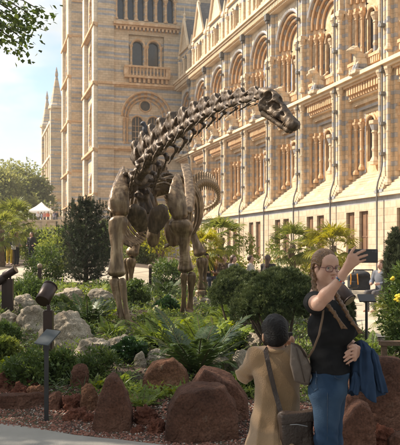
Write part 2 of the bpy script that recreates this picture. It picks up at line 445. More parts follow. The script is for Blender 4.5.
# upper window
mb = MB()
panel(mb, .5, 5.0, 11.5, 18.96, [(CXB, 2.25, 11.9, 16.15, False)], 0, 0, 14, 3)
mb.quad((.6, 0, 11.9), (4.9, 0, 11.9), (4.9, -1.1, 11.9), (.6, -1.1, 11.9), 2)
hs = [2.25, 1.92, 1.6, 1.28]; ys = [0, -.25, -.5, -.72]
for k in range(3): ring(mb, CXB, hs[k], hs[k + 1], 11.9, 16.15, ys[k], ys[k + 1], 15)
for k in range(3):
    for s in (-1, 1):
        shaft(mb, CXB + s * (hs[k] - .13), ys[k + 1] + .14, 11.9, 15.6, .105, 1)
    arcroll(mb, CXB, hs[k + 1] + .13, 16.15, ys[k + 1] + .1, .10, 1)
    for s in (-1, 1): mb.box((CXB + s * (hs[k] - .14) - .16, ys[k + 1], 15.62), (CXB + s * (hs[k] - .14) + .16, ys[k] + .02, 15.82), 1)
arcroll(mb, CXB, 2.36, 16.15, .04, .12, 2)                 # hood mould
for k in range(17):                                        # carved balcony front
    x = 1.0 + k * .21; mb.box((x, -.1, 11.95), (x + .12, .16, 12.32), 1)
mb.box((.9, -.12, 12.32), (4.6, .2, 12.5), 1)
B_up = mb.me('upper_window', [M_terra, M_orange, M_greyst, M_pale])
mb = MB()
panel(mb, CXB - 1.25, CXB + 1.25, 11.9, 15.95, [(CXB - .62, .5, 12.5, 15.1, False), (CXB + .62, .5, 12.5, 15.1, False)], -.75, .2)
circ_panel(mb, CXB - 1.25, CXB + 1.25, 15.95, 17.45, CXB, 16.6, .46, -.75, .2)
arcroll(mb, CXB - .6, .52, 15.1, -.70, .07, 0); arcroll(mb, CXB + .6, .52, 15.1, -.70, .07, 0)
B_trac = mb.me('tracery', [M_orange])
mb = MB(); shaft(mb, CXB, -.62, 12.2, 15.1, .13); B_mul = mb.me('mullion', M_terra)
mb = MB(); mb.box((CXB - 1.24, -1.1, 11.95), (CXB + 1.24, -.97, 17.4)); B_glass = mb.me('glass', M_glass)
# lower window
mb = MB()
panel(mb, .5, 5.0, 4.7, 10.6, [(CXB, 2.25, 4.7, 10.35, True)], 0.02, 0, 14, 3)
fh = [2.25, 1.95, 1.65, 1.38]
z = 10.35
for k in range(3):
    ring(mb, CXB, fh[k], fh[k + 1], 4.7, z, ys[k] + .02, ys[k + 1], 4, True); z -= .25
    for s in (-1, 1): shaft(mb, CXB + s * (fh[k] - .12), ys[k + 1] + .14, 5.75 + k * .28, 9.1, .11, 1)
    for s in (-1, 1): mb.box((CXB + s * (fh[k] - .13) - .16, ys[k + 1] + .01, 9.12), (CXB + s * (fh[k] - .13) + .16, ys[k] + .03, 9.3), 1)
for k in range(13):                                        # pendant corbel arches
    x = .92 + k * .285
    mb.box((x, -.02, 10.62), (x + .16, .30, 11.05), 1); mb.box((x + .03, -.02, 10.42), (x + .13, .16, 10.62), 1)
mb.box((.78, -.1, 11.05), (4.72, .40, 11.2), 1)
mb.box((.0, -.2, 11.2), (5.5, .52, 11.36), 2); mb.box((.0, -.2, 11.36), (5.5, .72, 11.56), 2)
B_low = mb.me('lower_window', [M_stripe, M_orange, M_slab, M_stripe])
mb = MB()
panel(mb, CXB - 1.4, CXB + 1.4, 6.0, 9.7, [(CXB - .66, 0.52, 6.75, 8.85, False), (CXB + .66, 0.52, 6.75, 8.85, False)], -.75, .2)
arcroll(mb, CXB - .66, .55, 8.85, -.70, .08); arcroll(mb, CXB + .66, .55, 8.85, -.70, .08)
B_trac2 = mb.me('tracery', [M_orange])
mb = MB(); shaft(mb, CXB, -.58, 6.45, 8.95, .16); B_mul2 = mb.me('mullion', M_terra)
mb = MB(); mb.box((CXB - 1.39, -1.1, 6.05), (CXB + 1.39, -.97, 9.65)); B_glass2 = mb.me('glass', M_glass)
# sloping sill, stepped like weathered courses
mb = MB(); pr = []
NS = 9
for k in range(NS):
    y0 = .70 - (1.62) * k / NS; z0 = 4.66 + 1.5 * k / NS
    pr += [(y0 + .06, z0), (y0 + .06, z0 + .09)]
pr += [(-.95, 6.2)]
for a, b in zip(pr, pr[1:]): mb.quad((.5, a[0], a[1]), (5.0, a[0], a[1]), (5.0, b[0], b[1]), (.5, b[0], b[1]))
for x in (.5, 5.0): mb.face([mb.pt((x, y, z)) for y, z in pr] + [mb.pt((x, -.95, 4.6))])
M_sill = masonry('weathered_sill', (.66, .52, .36), (.56, .42, .275), GREY, None, .19, .75)
B_sill = mb.me('sloping_sill', M_sill)
# plinth
mb = MB()
panel(mb, 0, 5.5, -.3, 4.45, [(CXB - .78, .5, .9, 3.75, True), (CXB + .78, .5, .9, 3.75, True)], .56, .22)
mb.box((0, .3, 4.45), (5.5, .78, 4.64), 1); mb.box((0, .3, -.3), (5.5, .72, .5), 0)
B_pli = mb.me('plinth_wall', [M_plinth, M_slab])
mb = MB(); mb.box((-.5, .32, .9), (.5, .38, 3.75))
for x in (-.5, .44, -.03): mb.box((x, .38, .9), (x + .06, .41, 3.75))
for zz in (.9, 2.3, 3.67): mb.box((-.44, .375, zz), (.44, .405, zz + .08))
B_shut = mb.me('shutter', M_shut)
# cornice
mb = MB()
mb.box((0, -.3, 18.96), (5.5, .5, 19.08)); 
for k in range(19): mb.box((.04 + k * .29, -.2, 19.08), (.2 + k * .29, .72, 19.42))
mb.box((0, -.3, 19.06), (5.5, .42, 19.45)); mb.box((0, -.4, 19.45), (5.5, .82, 19.62)); mb.box((0, -.4, 19.62), (5.5, .95, 19.82))
mb.box((0, -.3, 19.82), (5.5, .1, 20.6)); mb.box((0, -.36, 20.6), (5.5, .16, 20.75))
B_cor = mb.me('cornice', M_slab)
# gable
mb = MB()
x0, x1 = CXB - 1.75, CXB + 1.75
panel(mb, x0, x1, 19.8, 22.9, [(CXB - .62, .42, 20.5, 21.9, False), (CXB + .62, .42, 20.5, 21.9, False)], .3, .4)
for y in (.3, -.3): mb.face([mb.pt((x0, y, 22.9)), mb.pt((x1, y, 22.9)), mb.pt((CXB, y, 26.0))])
for a, b in (((x0, 22.8), (CXB, 26.05)), ((x1, 22.8), (CXB, 26.05))):
    for yy in (.36,):
        mb.tube([(a[0], yy, a[1]), (b[0], yy, b[1])], .16, 6, 1)
    mb.quad((a[0], .4, a[1] + .1), (b[0], .4, b[1] + .1), (b[0], -5, b[1] + .1), (a[0], -5, a[1] + .1), 2)
for x in (x0, x1): mb.quad((x, .3, 19.8), (x, -5, 19.8), (x, -5, 22.9), (x, .3, 22.9))
for x in (x0, CXB, x1): shaft(mb, x, .36, 19.9, 21.95, .11, 1)
mb.box((x0 - .1, .1, 22.7), (x1 + .1, .5, 22.9), 1)
for s in (-1, 1):
    x = CXB + s * 2.15; mb.box((x - .3, -.25, 19.8), (x + .3, .4, 22.4)); mb.lathe((x, .08, 22.4), [(.42, 0), (.4, .2), (.24, .5), (.06, 1.5)], 8, 1)
B_gab = mb.me('gable', [M_terra, M_slab, M_roof])
mb = MB(); mb.box((x0 + .2, -.2, 20.3), (x1 - .2, -.12, 22.5)); B_glass3 = mb.me('glass', M_glass)
mb = MB(); mb.lathe((CXB, .3, 25.9), [(.2, 0), (.2, .25), (.1, .4), (.17, .65), (.05, .9), (.03, 1.5)], 8); B_fin = mb.me('finial', M_slab)
mb = MB(); mb.quad((0, -.5, 20), (5.5, -.5, 20), (5.5, -8, 30), (0, -8, 30)); mb.quad((0, -8, 30), (5.5, -8, 30), (5.5, -16, 20), (0, -16, 20)); mb.box((0, -8.2, 29.9), (5.5, -7.8, 30.25))
B_roof = mb.me('roof', M_roof)
# carved beast on the balcony
def beast(seed):
    r = random.Random(seed); t = r.uniform(-.1, .1)
    return sdf_me('carved_beast', [ell((0, -.1, .35), (.26, .38, .34)), ell((0, .2, .62), (.22, .26, .34)), ell((0, .42, .98), (.17, .26, .19)), cap((0, .5, .95), (0, .72, .86 + t), .11, .08), cap((.1, .25, .5), (.13, .42, .05), .09, .08), cap((-.1, .25, .5), (-.13, .42, .05), .09, .08),
        cap((.1, .35, 1.1), (.14, .3, 1.28), .05, .02), cap((-.1, .35, 1.1), (-.14, .3, 1.28), .05, .02), cap((.15, 0, .7), (.4, -.25, .95), .08, .04), cap((-.15, 0, .7), (-.4, -.25, .95), .08, .04), bxp((0, 0, -.05), (.36, .55, .1))], .035, M_terra, .07, wob(.02, 16, seed))
BEAST = [beast(k) for k in range(3)]
for i in range(-2, 8):
    x = i * BW
    def pa(name, me, par=WING, off=x, loc=None):
        return obj(name, me, par, loc if loc is not None else (off, 0, 0))
    pa('pilaster', B_pil); pa('drainpipe', B_pipe)
    u = pa('upper_window', B_up); obj('tracery', B_trac, u); obj('mullion', B_mul, u); obj('glass', B_glass, u)
    w = pa('lower_window', B_low); obj('tracery', B_trac2, w); obj('mullion', B_mul2, w); obj('glass', B_glass2, w)
    pa('sloping_sill', B_sill)
    p = pa('plinth_wall', B_pli)
    for s in (-.78, .78): obj('shutter', B_shut, p, (CXB + s, 0, 0))
    pa('cornice', B_cor)
    g = pa('gable', B_gab); obj('glass', B_glass3, g); obj('finial', B_fin, g)
    pa('roof', B_roof)
    pa('carved_beast', BEAST[i % 3], WING, x, (x + CXB - .1, .25, 11.65)).scale = (1.25, 1.2, 1.2)

# ---- entrance towers --------------------------------------------------
FW = 9.13
MRET = Matrix(((0, -1, 0, 0), (1, 0, 0, 0), (0, 0, 1, 0), (0, 0, 0, 1)))      # (a,b,z) -> x=-b, y=a
MFRO = Matrix(((1, 0, 0, 0), (0, 1, 0, FW), (0, 0, 1, 0), (0, 0, 0, 1)))
def dentils(mb, a0, a1, z0, z1, b1, step=.5, w=.26, m=0):
    k = a0
    while k < a1 - w: mb.box((k, -.05, z0), (k + w, b1, z1), m); k += step
def ledge(mb, a0, a1, z, b=.35, h=.25, m=1):
    mb.box((a0, -.1, z), (a1, b, z + h), m); mb.box((a0, -.1, z - .16), (a1, b * .55, z - .002), m)
def make_tower(label):
    T = empty('museum_tower', (0, 0, 0), label, 'tower')
    wm = MB(MRET)                                   # side wall facing the garden
    C = 3.85
    panel(wm, -7, FW, -.3, 12.5, [], 0)
    panel(wm, -7, FW, 12.5, 19.5, [(C, 2.6, 13.0, 16.0, False)], 0)
    panel(wm, -7, FW, 19.5, 25.3, [(C, 1.95, 21.4, 24.85, True)], 0)
    panel(wm, -7, FW, 25.3, 31, [(C, 3.35, 26.35, 30.2, True)], 0)
    panel(wm, -7, FW, 31, 44, [], 0)
    for z in (12.4, 19.3, 31.2, 36, 43.8): ledge(wm, -7, FW + .01, z)
    ledge(wm, .2, 7.5, 25.75, .55, .3); dentils(wm, .3, 7.4, 25.3, 25.6, .4, .42, .22, 1)
    for z in (3.0, 7.5): ledge(wm, -7, FW + .01, z, .14, .2)
    wm.box((FW - 1.7, -.1, -.3), (FW + .012, .22, 44), 0)
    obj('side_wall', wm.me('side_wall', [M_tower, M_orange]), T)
    w = MB(MRET)
    hh = [2.6, 2.2, 1.85]; yy = [0, -.3, -.6]
    for k in range(2): ring(w, C, hh[k], hh[k + 1], 13.0, 16.0, yy[k], yy[k + 1], 21); arcroll(w, C, hh[k + 1] + .12, 16.0, yy[k + 1] + .1, .09, 1)
    arcroll(w, C, 2.72, 16.0, .03, .13, 1)
    for k in range(2):
        for s in (-1, 1): shaft(w, C + s * (hh[k] - .15), yy[k + 1] + .14, 13.0, 15.9, .11, 1)
    panel(w, C - 1.86, C + 1.86, 13.0, 16.6, [(C - .88, .6, 13.2, 15.5, False), (C + .88, .6, 13.2, 15.5, False)], -.63, .25)
    circ_panel(w, C - 1.86, C + 1.86, 16.6, 18.0, C, 17.3, .55, -.63, .25)
    arcroll(w, C - .88, .7, 15.5, -.58, .09, 1); arcroll(w, C + .88, .7, 15.5, -.58, .09, 1)
    w.tube([(C + .63 * math.cos(a * .3927), -.58, 17.3 + .63 * math.sin(a * .3927)) for a in range(17)], .08, 6, 1)
    wo = obj('rose_window', w.me('rose_window', [M_tower, M_orange, M_greyst]), T)
    g = MB(MRET); g.box((C - 1.85, -.95, 13.0), (C + 1.85, -.88, 18.0)); obj('glass', g.me('glass', M_lead), wo)
    g = MB(MRET)
    for s in (-1, 1):
        for q in range(1, 4): g.box((C + s * .88 - .5, -.8, 13.2 + q * .62), (C + s * .88 + .5, -.74, 13.25 + q * .62))
        for q in (-.17, .17): g.box((C + s * .88 + q - .025, -.82, 13.2), (C + s * .88 + q + .025, -.76, 16.2))
    obj('glazing_bar', g.me('glazing_bar', M_orange), wo)
    w = MB(MRET)                                    # pair of windows over a balustrade
    for s in (-1, 0, 1): pass
    panel(w, C - 2.0, C + 2.0, 21.3, 24.9, [(C - .88, .6, 21.6, 23.7, False), (C + .88, .6, 21.6, 23.7, False)], -.3, .45)
    for s in (-.88, .88):
        arcroll(w, C + s, .74, 23.7, -.24, .12, 1)
    for a in (-1.66, -.12, .12, 1.66): shaft(w, C + a, -.17, 21.4, 23.75, .1, 1)
    wo = obj('pair_window', w.me('pair_window', [M_tower, M_orange]), T)
    g = MB(MRET); g.box((C - 1.9, -.8, 21.3), (C + 1.9, -.74, 24.6)); obj('glass', g.me('glass', M_glass), wo)
    w = MB(MRET)
    w.box((C - 2.5, -.05, 20.1), (C + 2.5, .6, 20.35)); w.box((C - 2.5, .3, 21.2), (C + 2.5, .64, 21.4))
    for s in (-1, 1): w.box((C + s * 2.3 - .25, .1, 20.35), (C + s * 2.3 + .25, .6, 21.2))
    for k in range(11): w.lathe((C - 1.9 + k * .38, .45, 20.35), [(.12, 0), (.07, .2), (.1, .4), (.07, .65), (.13, .85)], 6)
    dentils(w, C - 2.3, C + 2.3, 19.62, 20.1, .4, .5, .24)
    obj('balustrade', w.me('balustrade', [M_orange]), T)
    w = MB(MRET)                                    # arcade
    panel(w, C - 3.36, C + 3.36, 26.3, 30.25, [(C - 2.75 + k * 1.1, .36, 26.5, 28.9, False) for k in range(6)], -.3, .4)
    for k in range(7): shaft(w, C - 3.3 + k * 1.1, -.16, 26.4, 28.95, .13, 1)
    for k in range(6): arcroll(w, C - 2.75 + k * 1.1, .46, 28.95, -.22, .11, 1)
    wo = obj('arcade', w.me('arcade', [M_tower, M_orange]), T)
    g = MB(MRET); g.box((C - 3.3, -.76, 26.3), (C + 3.3, -.7, 30)); obj('glass', g.me('glass', M_glass), wo)
    w = MB(MFRO)                                    # front
    fr = [(-.3, 11.8, 4.0, 8.0), (12.3, 19.0, 13.2, 16.0), (19.6, 25.2, 20.8, 23.0), (25.8, 31, 26.6, 28.8)]
    zz = [-.3, 12.3, 19.4, 25.6, 31.2]
    for (a, b), (_, _, s, p) in zip(zip(zz, zz[1:]), fr):
        panel(w, 0, 9.4, a, b, [(4.7, 2.2, s, p, False)], 0, 0)
        ring(w, 4.7, 2.2, 1.8, s, p, 0, -.4, 15); ring(w, 4.7, 1.8, 1.5, s, p, -.4, -.75, 15)
        for sx in (-1, 1): shaft(w, 4.7 + sx * 2.03, -.24, s, p, .13, 1)
        panel(w, 4.7 - 1.55, 4.7 + 1.55, s, p + 1.5, [(4.7 - .7, .5, s + .5, p - .3, False), (4.7 + .7, .5, s + .5, p - .3, False)], -.78, .25)
    panel(w, 0, 9.4, 31.2, 44, [], 0)
    for a, b in ((0, 1.5), (7.9, 9.4)): w.box((a, -.2, -.3), (b, .45, 44), 2)
    for z in (12.2, 19.3, 25.6, 31.2, 43.8): ledge(w, -.15, 9.55, z, .58, .26)
    for z in (3.0, 7.5): ledge(w, -.05, 9.45, z, .5, .18)
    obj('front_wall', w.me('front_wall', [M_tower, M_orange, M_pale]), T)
    g = MB(MFRO); g.box((3.1, -1.1, 3), (6.3, -1.02, 30.5)); obj('glass', g.me('glass', M_glass), T)
    w = MB(); w.quad((9.4, FW, -.3), (9.4, -7, -.3), (9.4, -7, 44), (9.4, FW, 44)); w.quad((0, -7, -.3), (9.4, -7, -.3), (9.4, -7, 44), (0, -7, 44))
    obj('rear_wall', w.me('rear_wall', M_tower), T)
    w = MB(); b = [w.pt(p) for p in ((-.4, -7.4, 44), (9.8, -7.4, 44), (9.8, FW + .4, 44), (-.4, FW + .4, 44))]; r0, r1 = w.pt((4.7, -3, 56)), w.pt((4.7, 5, 56))
    for q in ((b[0], b[1], r0), (b[1], b[2], r1, r0), (b[2], b[3], r1), (b[3], b[0], r0, r1)): w.face(q)
    obj('roof', w.me('roof', M_roof), T)
    return T
def wing_world(x, y): return WING_M @ Vector((x, y, 0))
WING_M = Matrix.Translation((10.15, 39.25, 0)) @ Matrix.Rotation(math.atan2(.960, -.279), 4, 'Z')
T1 = make_tower('tall square museum tower closing the wing, rose window and balustrade on its shaded side')
T1.location = wing_world(44.0, 0); T1.rotation_euler = WING.rotation_euler
T2 = copy_tree(T1); T2.location = wing_world(69, 0); T2['label'] = 'second square museum tower seen as a narrow strip beyond the nearer tower'
for a in (T1, T2): a['group'] = 'square entrance towers of the museum'
# recessed entrance between the towers
E_ = empty('museum_entrance', wing_world(53.4, 0), 'recessed museum entrance front with a great arch squeezed between the two square towers', 'entrance'); E_.rotation_euler = WING.rotation_euler
mb = MB(Matrix.Translation((0, 7.3, 0)))
panel(mb, 0.02, 15.58, -.3, 23, [(7.8, 5, 5, 13, False)], 0)
for k, (h0, h1, y0, y1) in enumerate(((5, 4.5, 0, -.6), (4.5, 4.0, -.6, -1.2), (4, 3.5, -1.2, -1.8))): ring(mb, 7.8, h0, h1, 5, 13, y0, y1, 25)
mb.box((.02, -.2, 23), (15.58, .5, 23.5), 1)
mb.face([mb.pt((1, 0, 23.5)), mb.pt((14.6, 0, 23.5)), mb.pt((7.8, 0, 30))])
for a in ((1, 23.5), (14.6, 23.5)): mb.tube([(a[0], .1, a[1]), (7.8, .1, 30)], .3, 6, 1)
obj('front_wall', mb.me('front_wall', [M_tower, M_orange, M_greyst]), E_)
mb = MB(Matrix.Translation((0, 7.3, 0))); mb.box((4, -2.1, 5), (11.6, -1.9, 17)); obj('glass', mb.me('glass', M_lead), E_)
# far pavilion
FP = empty('museum_pavilion', wing_world(96.3, 0), 'distant pale end pavilion of the museum with a slender pinnacle, left of the towers', 'pavilion'); FP.rotation_euler = WING.rotation_euler
w = MB(MFRO)
for a, b, s, p in ((-.3, 10, 3, 7), (10, 18, 11.4, 15), (18, 24, 19, 21.5)):
    panel(w, 0, 22, a, b, [(4 + 4.7 * k, 1.5, s, p, False) for k in range(4)], 0, .7)
for a in (0, 1.6 + .2, 6.2, 10.9, 15.6, 20.4): w.box((a, -.2, -.3), (a + .9, .4, 25), 1)
for z in (10, 18, 24): ledge(w, 0, 22, z, .6, .4)
obj('front_wall', w.me('front_wall', [M_tower, M_pale]), FP)
w = MB(MRET)
for a, b, s, p in ((-.3, 10, 3, 7), (10, 18, 11.4, 15), (18, 24.4, 19, 22)):
    panel(w, -8, FW, a, b, [(k, .7, s, p, False) for k in (-5, -2, 1, 3.4, 5.8)], 0, .6)
for z in (10, 18, 24): ledge(w, -8, FW, z, .5, .4)
obj('side_wall', w.me('side_wall', [M_tower, M_orange]), FP)
g = MB(); g.box((.6, -8, 0), (21.8, FW - .6, 24)); obj('glass', g.me('glass', M_lead), FP)
for x, y in ((.6, FW - .5), (21.2, FW - .5)):
    w = MB()
    w.box((x - 1.1, y - 1.1, -.3), (x + 1.1, y + 1.1, 26.2), 0)
    w.lathe((x, y, 26.2), [(1.5, 0), (1.4, .5), (1.1, 1.0), (.16, 6.0)], 8, 0); w.lathe((x, y, 32), [(.3, 0), (.3, .4), (.05, 1.6)], 6, 0)
    obj('turret', w.me('turret', [M_tower, M_roof]), FP)
w = MB(); w.quad((0, FW, 24.4), (22, FW, 24.4), (22, 1, 31), (0, 1, 31)); w.quad((0, -8, 24.4), (22, -8, 24.4), (22, 1, 31), (0, 1, 31)); w.face([w.pt((0.1, FW, 24.4)), w.pt((0.1, -8, 24.4)), w.pt((0.1, 1, 31))])
obj('roof', w.me('roof', M_roof), FP)
# ================================================================== DINOSAUR
def bonemat(name, stops, rough, metal):
    """patinated bronze: streaks running down the bone, worn bright edges, dark pits"""
    m = mat(name, stops[0], stops[1], scale=4, rough=rough, metal=metal, bump=.35, bscale=22, c3=stops[2], lo=.34, hi=.70, detail=10)
    t, n, l = nt(m); tc = [x for x in n if x.type == 'TEX_COORD'][0]
    mp = n.new('ShaderNodeMapping'); mp.inputs['Scale'].default_value = (3.2, 3.2, .55); l.new(tc.outputs['Object'], mp.inputs['Vector'])
    for x in n:
        if x.type == 'TEX_NOISE' and abs(x.inputs['Scale'].default_value - 4) < .01: l.new(mp.outputs[0], x.inputs['Vector'])
    return m
M_bone = bonemat('bronze_bone', ((.085, .052, .028), (.19, .125, .068), (.36, .26, .155)), .36, .45)
M_boned = bonemat('dark_bronze_bone', ((.045, .029, .018), (.105, .070, .043), (.23, .16, .10)), .50, .28)
DIN = empty('dinosaur_skeleton', (-.92, 15.2, 0), 'huge bronze dinosaur skeleton striding towards the path with its long neck swung right', 'dinosaur skeleton')
DO = Vector(DIN.location)
def dpart(name, me, p=None, basis=None, parent=DIN, scale=(1, 1, 1)):
    o = obj(name, me, parent)
    if p is not None:
        M = Matrix.Translation(Vector(p) - DO)
        if basis is not None: M = M @ basis.to_4x4()
        M = M @ Matrix.Diagonal((*scale, 1))
        o.matrix_local = M
    return o
def basis_from(tan, up=Vector((0, 0, 1))):
    x = tan.normalized(); y = up.cross(x)
    if y.length < 1e-3: y = Vector((0, 1, 0))
    y.normalize(); z = x.cross(y)
    return Matrix((x, y, z)).transposed()
def spline(pts, n):
    """Catmull-Rom resampled at n+1 even arc-length points"""
    pts = [Vector(p) for p in pts]; q = [2 * pts[0] - pts[1]] + pts + [2 * pts[-1] - pts[-2]]
    o = []
    for i in range(1, len(q) - 2):
        for k in range(24):
            t = k / 24; a, b, c, d = q[i - 1:i + 3]
            o.append(.5 * ((2 * b) + (c - a) * t + (2 * a - 5 * b + 4 * c - d) * t * t + (3 * b - a - 3 * c + d) * t ** 3))
    o.append(pts[-1])
    L = [0]
    for a, b in zip(o, o[1:]): L.append(L[-1] + (b - a).length)
    r = []; j = 0
    for k in range(n + 1):
        s = L[-1] * k / n
        while j < len(o) - 2 and L[j + 1] < s: j += 1
        t = (s - L[j]) / max(1e-9, L[j + 1] - L[j]); r.append(o[j].lerp(o[j + 1], t))
    return r
def neckvert(seed):
    pr = [cap((-.5, 0, 0), (.5, 0, .02), .13, .12), ell((-.44, 0, 0), (.12, .24, .24)), ell((.44, 0, .02), (.10, .20, .19)), bxp((-.05, 0, .02), (.34, .10, .13), None, .05),
          bxp((-.02, 0, .24), (.36, .12, .2), None, .06), bxp((-.14, 0, .50), (.20, .15, .20), np.array(Euler((0, -.25, 0)).to_matrix()), .04)]
    for s in (-1, 1):
        pr += [cap((.12, s * .08, .28), (-.04, s * .13, .66), .10, .065), cap((-.3, s * .1, .3), (-.14, s * .13, .64), .09, .05), cap((-.04, s * .13, .66), (-.24, s * .14, .66), .07, .05),
               cap((.1, s * .1, .27), (.56, s * .17, .40), .07, .055), cap((-.1, s * .1, .30), (-.5, s * .17, .44), .07, .06), cap((-.5, s * .17, .44), (-.14, s * .12, .62), .045, .045),
               cap((.05, s * .1, .05), (.12, s * .34, -.1), .07, .05), cap((.12, s * .34, -.1), (.22, s * .33, -.2), .05, .05),
               cap((.22, s * .33, -.2), (-.25, s * .34, -.36), .05, .035), cap((-.25, s * .34, -.36), (-.58, s * .33, -.46), .035, .02), cap((.22, s * .33, -.2), (.40, s * .33, -.2), .045, .02)]
    return sdf_me('neck_vertebra', pr, .032, M_boned, .07, wob(.012, 12, seed))
NV = [neckvert(k) for k in range(3)]
npts = [P(142, 196, 16.0), P(139, 176, 15.2), P(148, 155, 14.2), P(163, 141, 13.4), P(180, 128.5, 12.6), P(200, 115, 11.6), P(222, 105, 10.6), P(244, 98.5, 9.7), P(263, 95, 9.05)]
NN = 14
cs = spline(npts, NN)
thick = [.92, .94, .90, .82, .74, .65, .56, .49, .43, .375, .325, .285, .24, .20]
for i in range(NN):
    a, b = cs[i], cs[i + 1]; L = (b - a).length; th = thick[i]
    r = random.Random(i)
    bs = basis_from(b - a, Vector((0, 0, 1)) if i > 1 else Vector((0, -1, .3)))
    dpart('neck_vertebra', NV[i % 3], (a + b) / 2 - bs.col[2] * th * .1, bs @ Euler((r.uniform(-.07, .07), r.uniform(-.04, .04), 0)).to_matrix(), scale=(L * 1.02, th * .80, th))
# back and tail
def backvert():
    pr = [cap((-.3, 0, 0), (.3, 0, 0), .2, .2), ell((-.36, 0, 0), (.12, .3, .3)), ell((.36, 0, 0), (.12, .3, .3)), bxp((0, 0, .3), (.2, .1, .25), None, .05), bxp((-.06, 0, .85), (.2, .06, .42), None, .05), ell((-.06, 0, 1.25), (.22, .12, .12))]
    for s in (-1, 1): pr += [cap((0, s * .1, .42), (0, s * .62, .55), .11, .08), cap((.05, s * .1, .4), (.5, s * .15, .45), .08, .07), cap((-.05, s * .1, .45), (-.5, s * .15, .5), .08, .06)]
    return sdf_me('back_vertebra', pr, .05, M_boned, .1, wob(.02, 9, 4))
BV = backvert()
bpts = [P(143, 196, 16.0), Vector((-1.10, 17, 3.12)), Vector((-1.0, 18.5, 3.3)), Vector((-.95, 20, 3.35)), Vector((-.9, 21.2, 3.2))]
bsn = spline(bpts, 13)
for i in range(13):
    a, b = bsn[i], bsn[i + 1]
    dpart('back_vertebra', BV, (a + b) / 2, basis_from(a - b), scale=((a - b).length, .42, .42))
tp = [Vector((-.9, 21.2, 3.2)), Vector((-.8, 22.3, 3.0)), P(186, 196, 23.4), P(200, 183, 24.8), P(211, 183.5, 26.2), P(217.5, 190, 27.4), P(217.5, 200, 28.6), P(210, 207, 29.6), P(198, 210, 30.6), P(184, 208, 31.6)]
def tailvert():
    return sdf_me('tail_vertebra', [cap((-.4, 0, 0), (.4, 0, 0), .17, .15), ell((-.4, 0, 0), (.12, .26, .26)), ell((.4, 0, 0), (.12, .24, .24)), cap((0, 0, .15), (-.2, 0, .7), .1, .07), cap((-.3, 0, -.15), (-.45, 0, -.55), .07, .05)], .06, M_bone, .1)
TV = tailvert()
ts = spline(tp, 40)
for i in range(40):
    a, b = ts[i], ts[i + 1]; th = .5 * (1 - i / 40) ** .8 + .15
    dpart('tail_vertebra', TV, (a + b) / 2, basis_from(a - b), scale=((a - b).length * 1.05, th, th))
# ribs
def rib_me(w, dpt, back):
    mb = MB(); rr = [.05, .05, .045, .042, .04, .035, .03]
    pts = [(.10, 0, .10), (.62 * w, .02, .16), (1.0 * w, .08 + back * .2, -.25), (1.06 * w, .15 + back * .5, -.7 * dpt), (.95 * w, .2 + back * .75, -1.05 * dpt), (.75 * w, .25 + back * .95, -1.3 * dpt), (.5 * w, .3 + back, -1.42 * dpt)]
    sp = spline(pts, 22)
    rad = [.075 - .02 * abs(k / 22 - .4) * 2 for k in range(23)]
    mb.tube(sp, rad, 7, 0, True, .55)
    return mb.me('rib', M_bone, True)
for i in range(12):
    p = bsn[i + 1] if i < 12 else bsn[-1]
    w = .55 + .43 * math.sin(min(1, (i + 1.5) / 5) * math.pi / 2) - .04 * max(0, i - 6)
    d = .80 + .25 * math.sin((i + 1) / 12 * math.pi)
    me = rib_me(w, d, .22)
    for s in (-1, 1):
        dpart('rib', me, p, scale=(s, 1, 1))
# pelvis and hind legs
HP = Vector((-.93, 20.4, 0))
def interp(tab, t):
    for (t0, v0), (t1, v1) in zip(tab, tab[1:]):
        if t <= t1:
            u = (t - t0) / (t1 - t0); u = u * u * (3 - 2 * u); return v0 + (v1 - v0) * u
    return tab[-1][1]
def loft(name, path, hw, hd, wdir, m=M_bone, n=22, rows=40, amp=.005, seed=0, shift=None, parent=None, pw=2.3):
    """bone skin: ellipse-like rings along a path, half width hw(t) along wdir and half depth hd(t)"""
    pts = spline(path, rows); V = []; Fc = []
    for i, p in enumerate(pts):
        t = i / rows
        T = (pts[min(i + 1, rows)] - pts[max(i - 1, 0)]).normalized()
        w = Vector(wdir(t) if callable(wdir) else wdir); w = (w - T * w.dot(T)).normalized(); d = T.cross(w)
        a, b = interp(hw, t), interp(hd, t)
        off = w * interp(shift, t) if shift else Vector((0, 0, 0))
        for k in range(n):
            th = 2 * math.pi * k / n; c, s_ = math.cos(th), math.sin(th)
            c = math.copysign(abs(c) ** (2 / pw), c); s_ = math.copysign(abs(s_) ** (2 / pw), s_)
            q = p + off + w * (a * c) + d * (b * s_)
            e = mnoise.fractal(q * 5 + Vector((seed * 7.1, 0, 0)), 1, 2, 4) * amp + mnoise.noise(Vector((q.x * 14, q.y * 14, q.z * 2.5))) * amp * .8
            V.append(q + (w * c + d * s_) * e - DO)
    for i in range(rows):
        for k in range(n): Fc.append((i * n + k, i * n + (k + 1) % n, (i + 1) * n + (k + 1) % n, (i + 1) * n + k))
    V += [pts[0] - DO, pts[-1] - DO]; c0, c1 = len(V) - 2, len(V) - 1
    for k in range(n): Fc.append((c0, (k + 1) % n, k)); Fc.append((c1, rows * n + k, rows * n + (k + 1) % n))
    return obj(name, meshdata(name, [tuple(v) for v in V], Fc, m, None, True), parent or DIN)
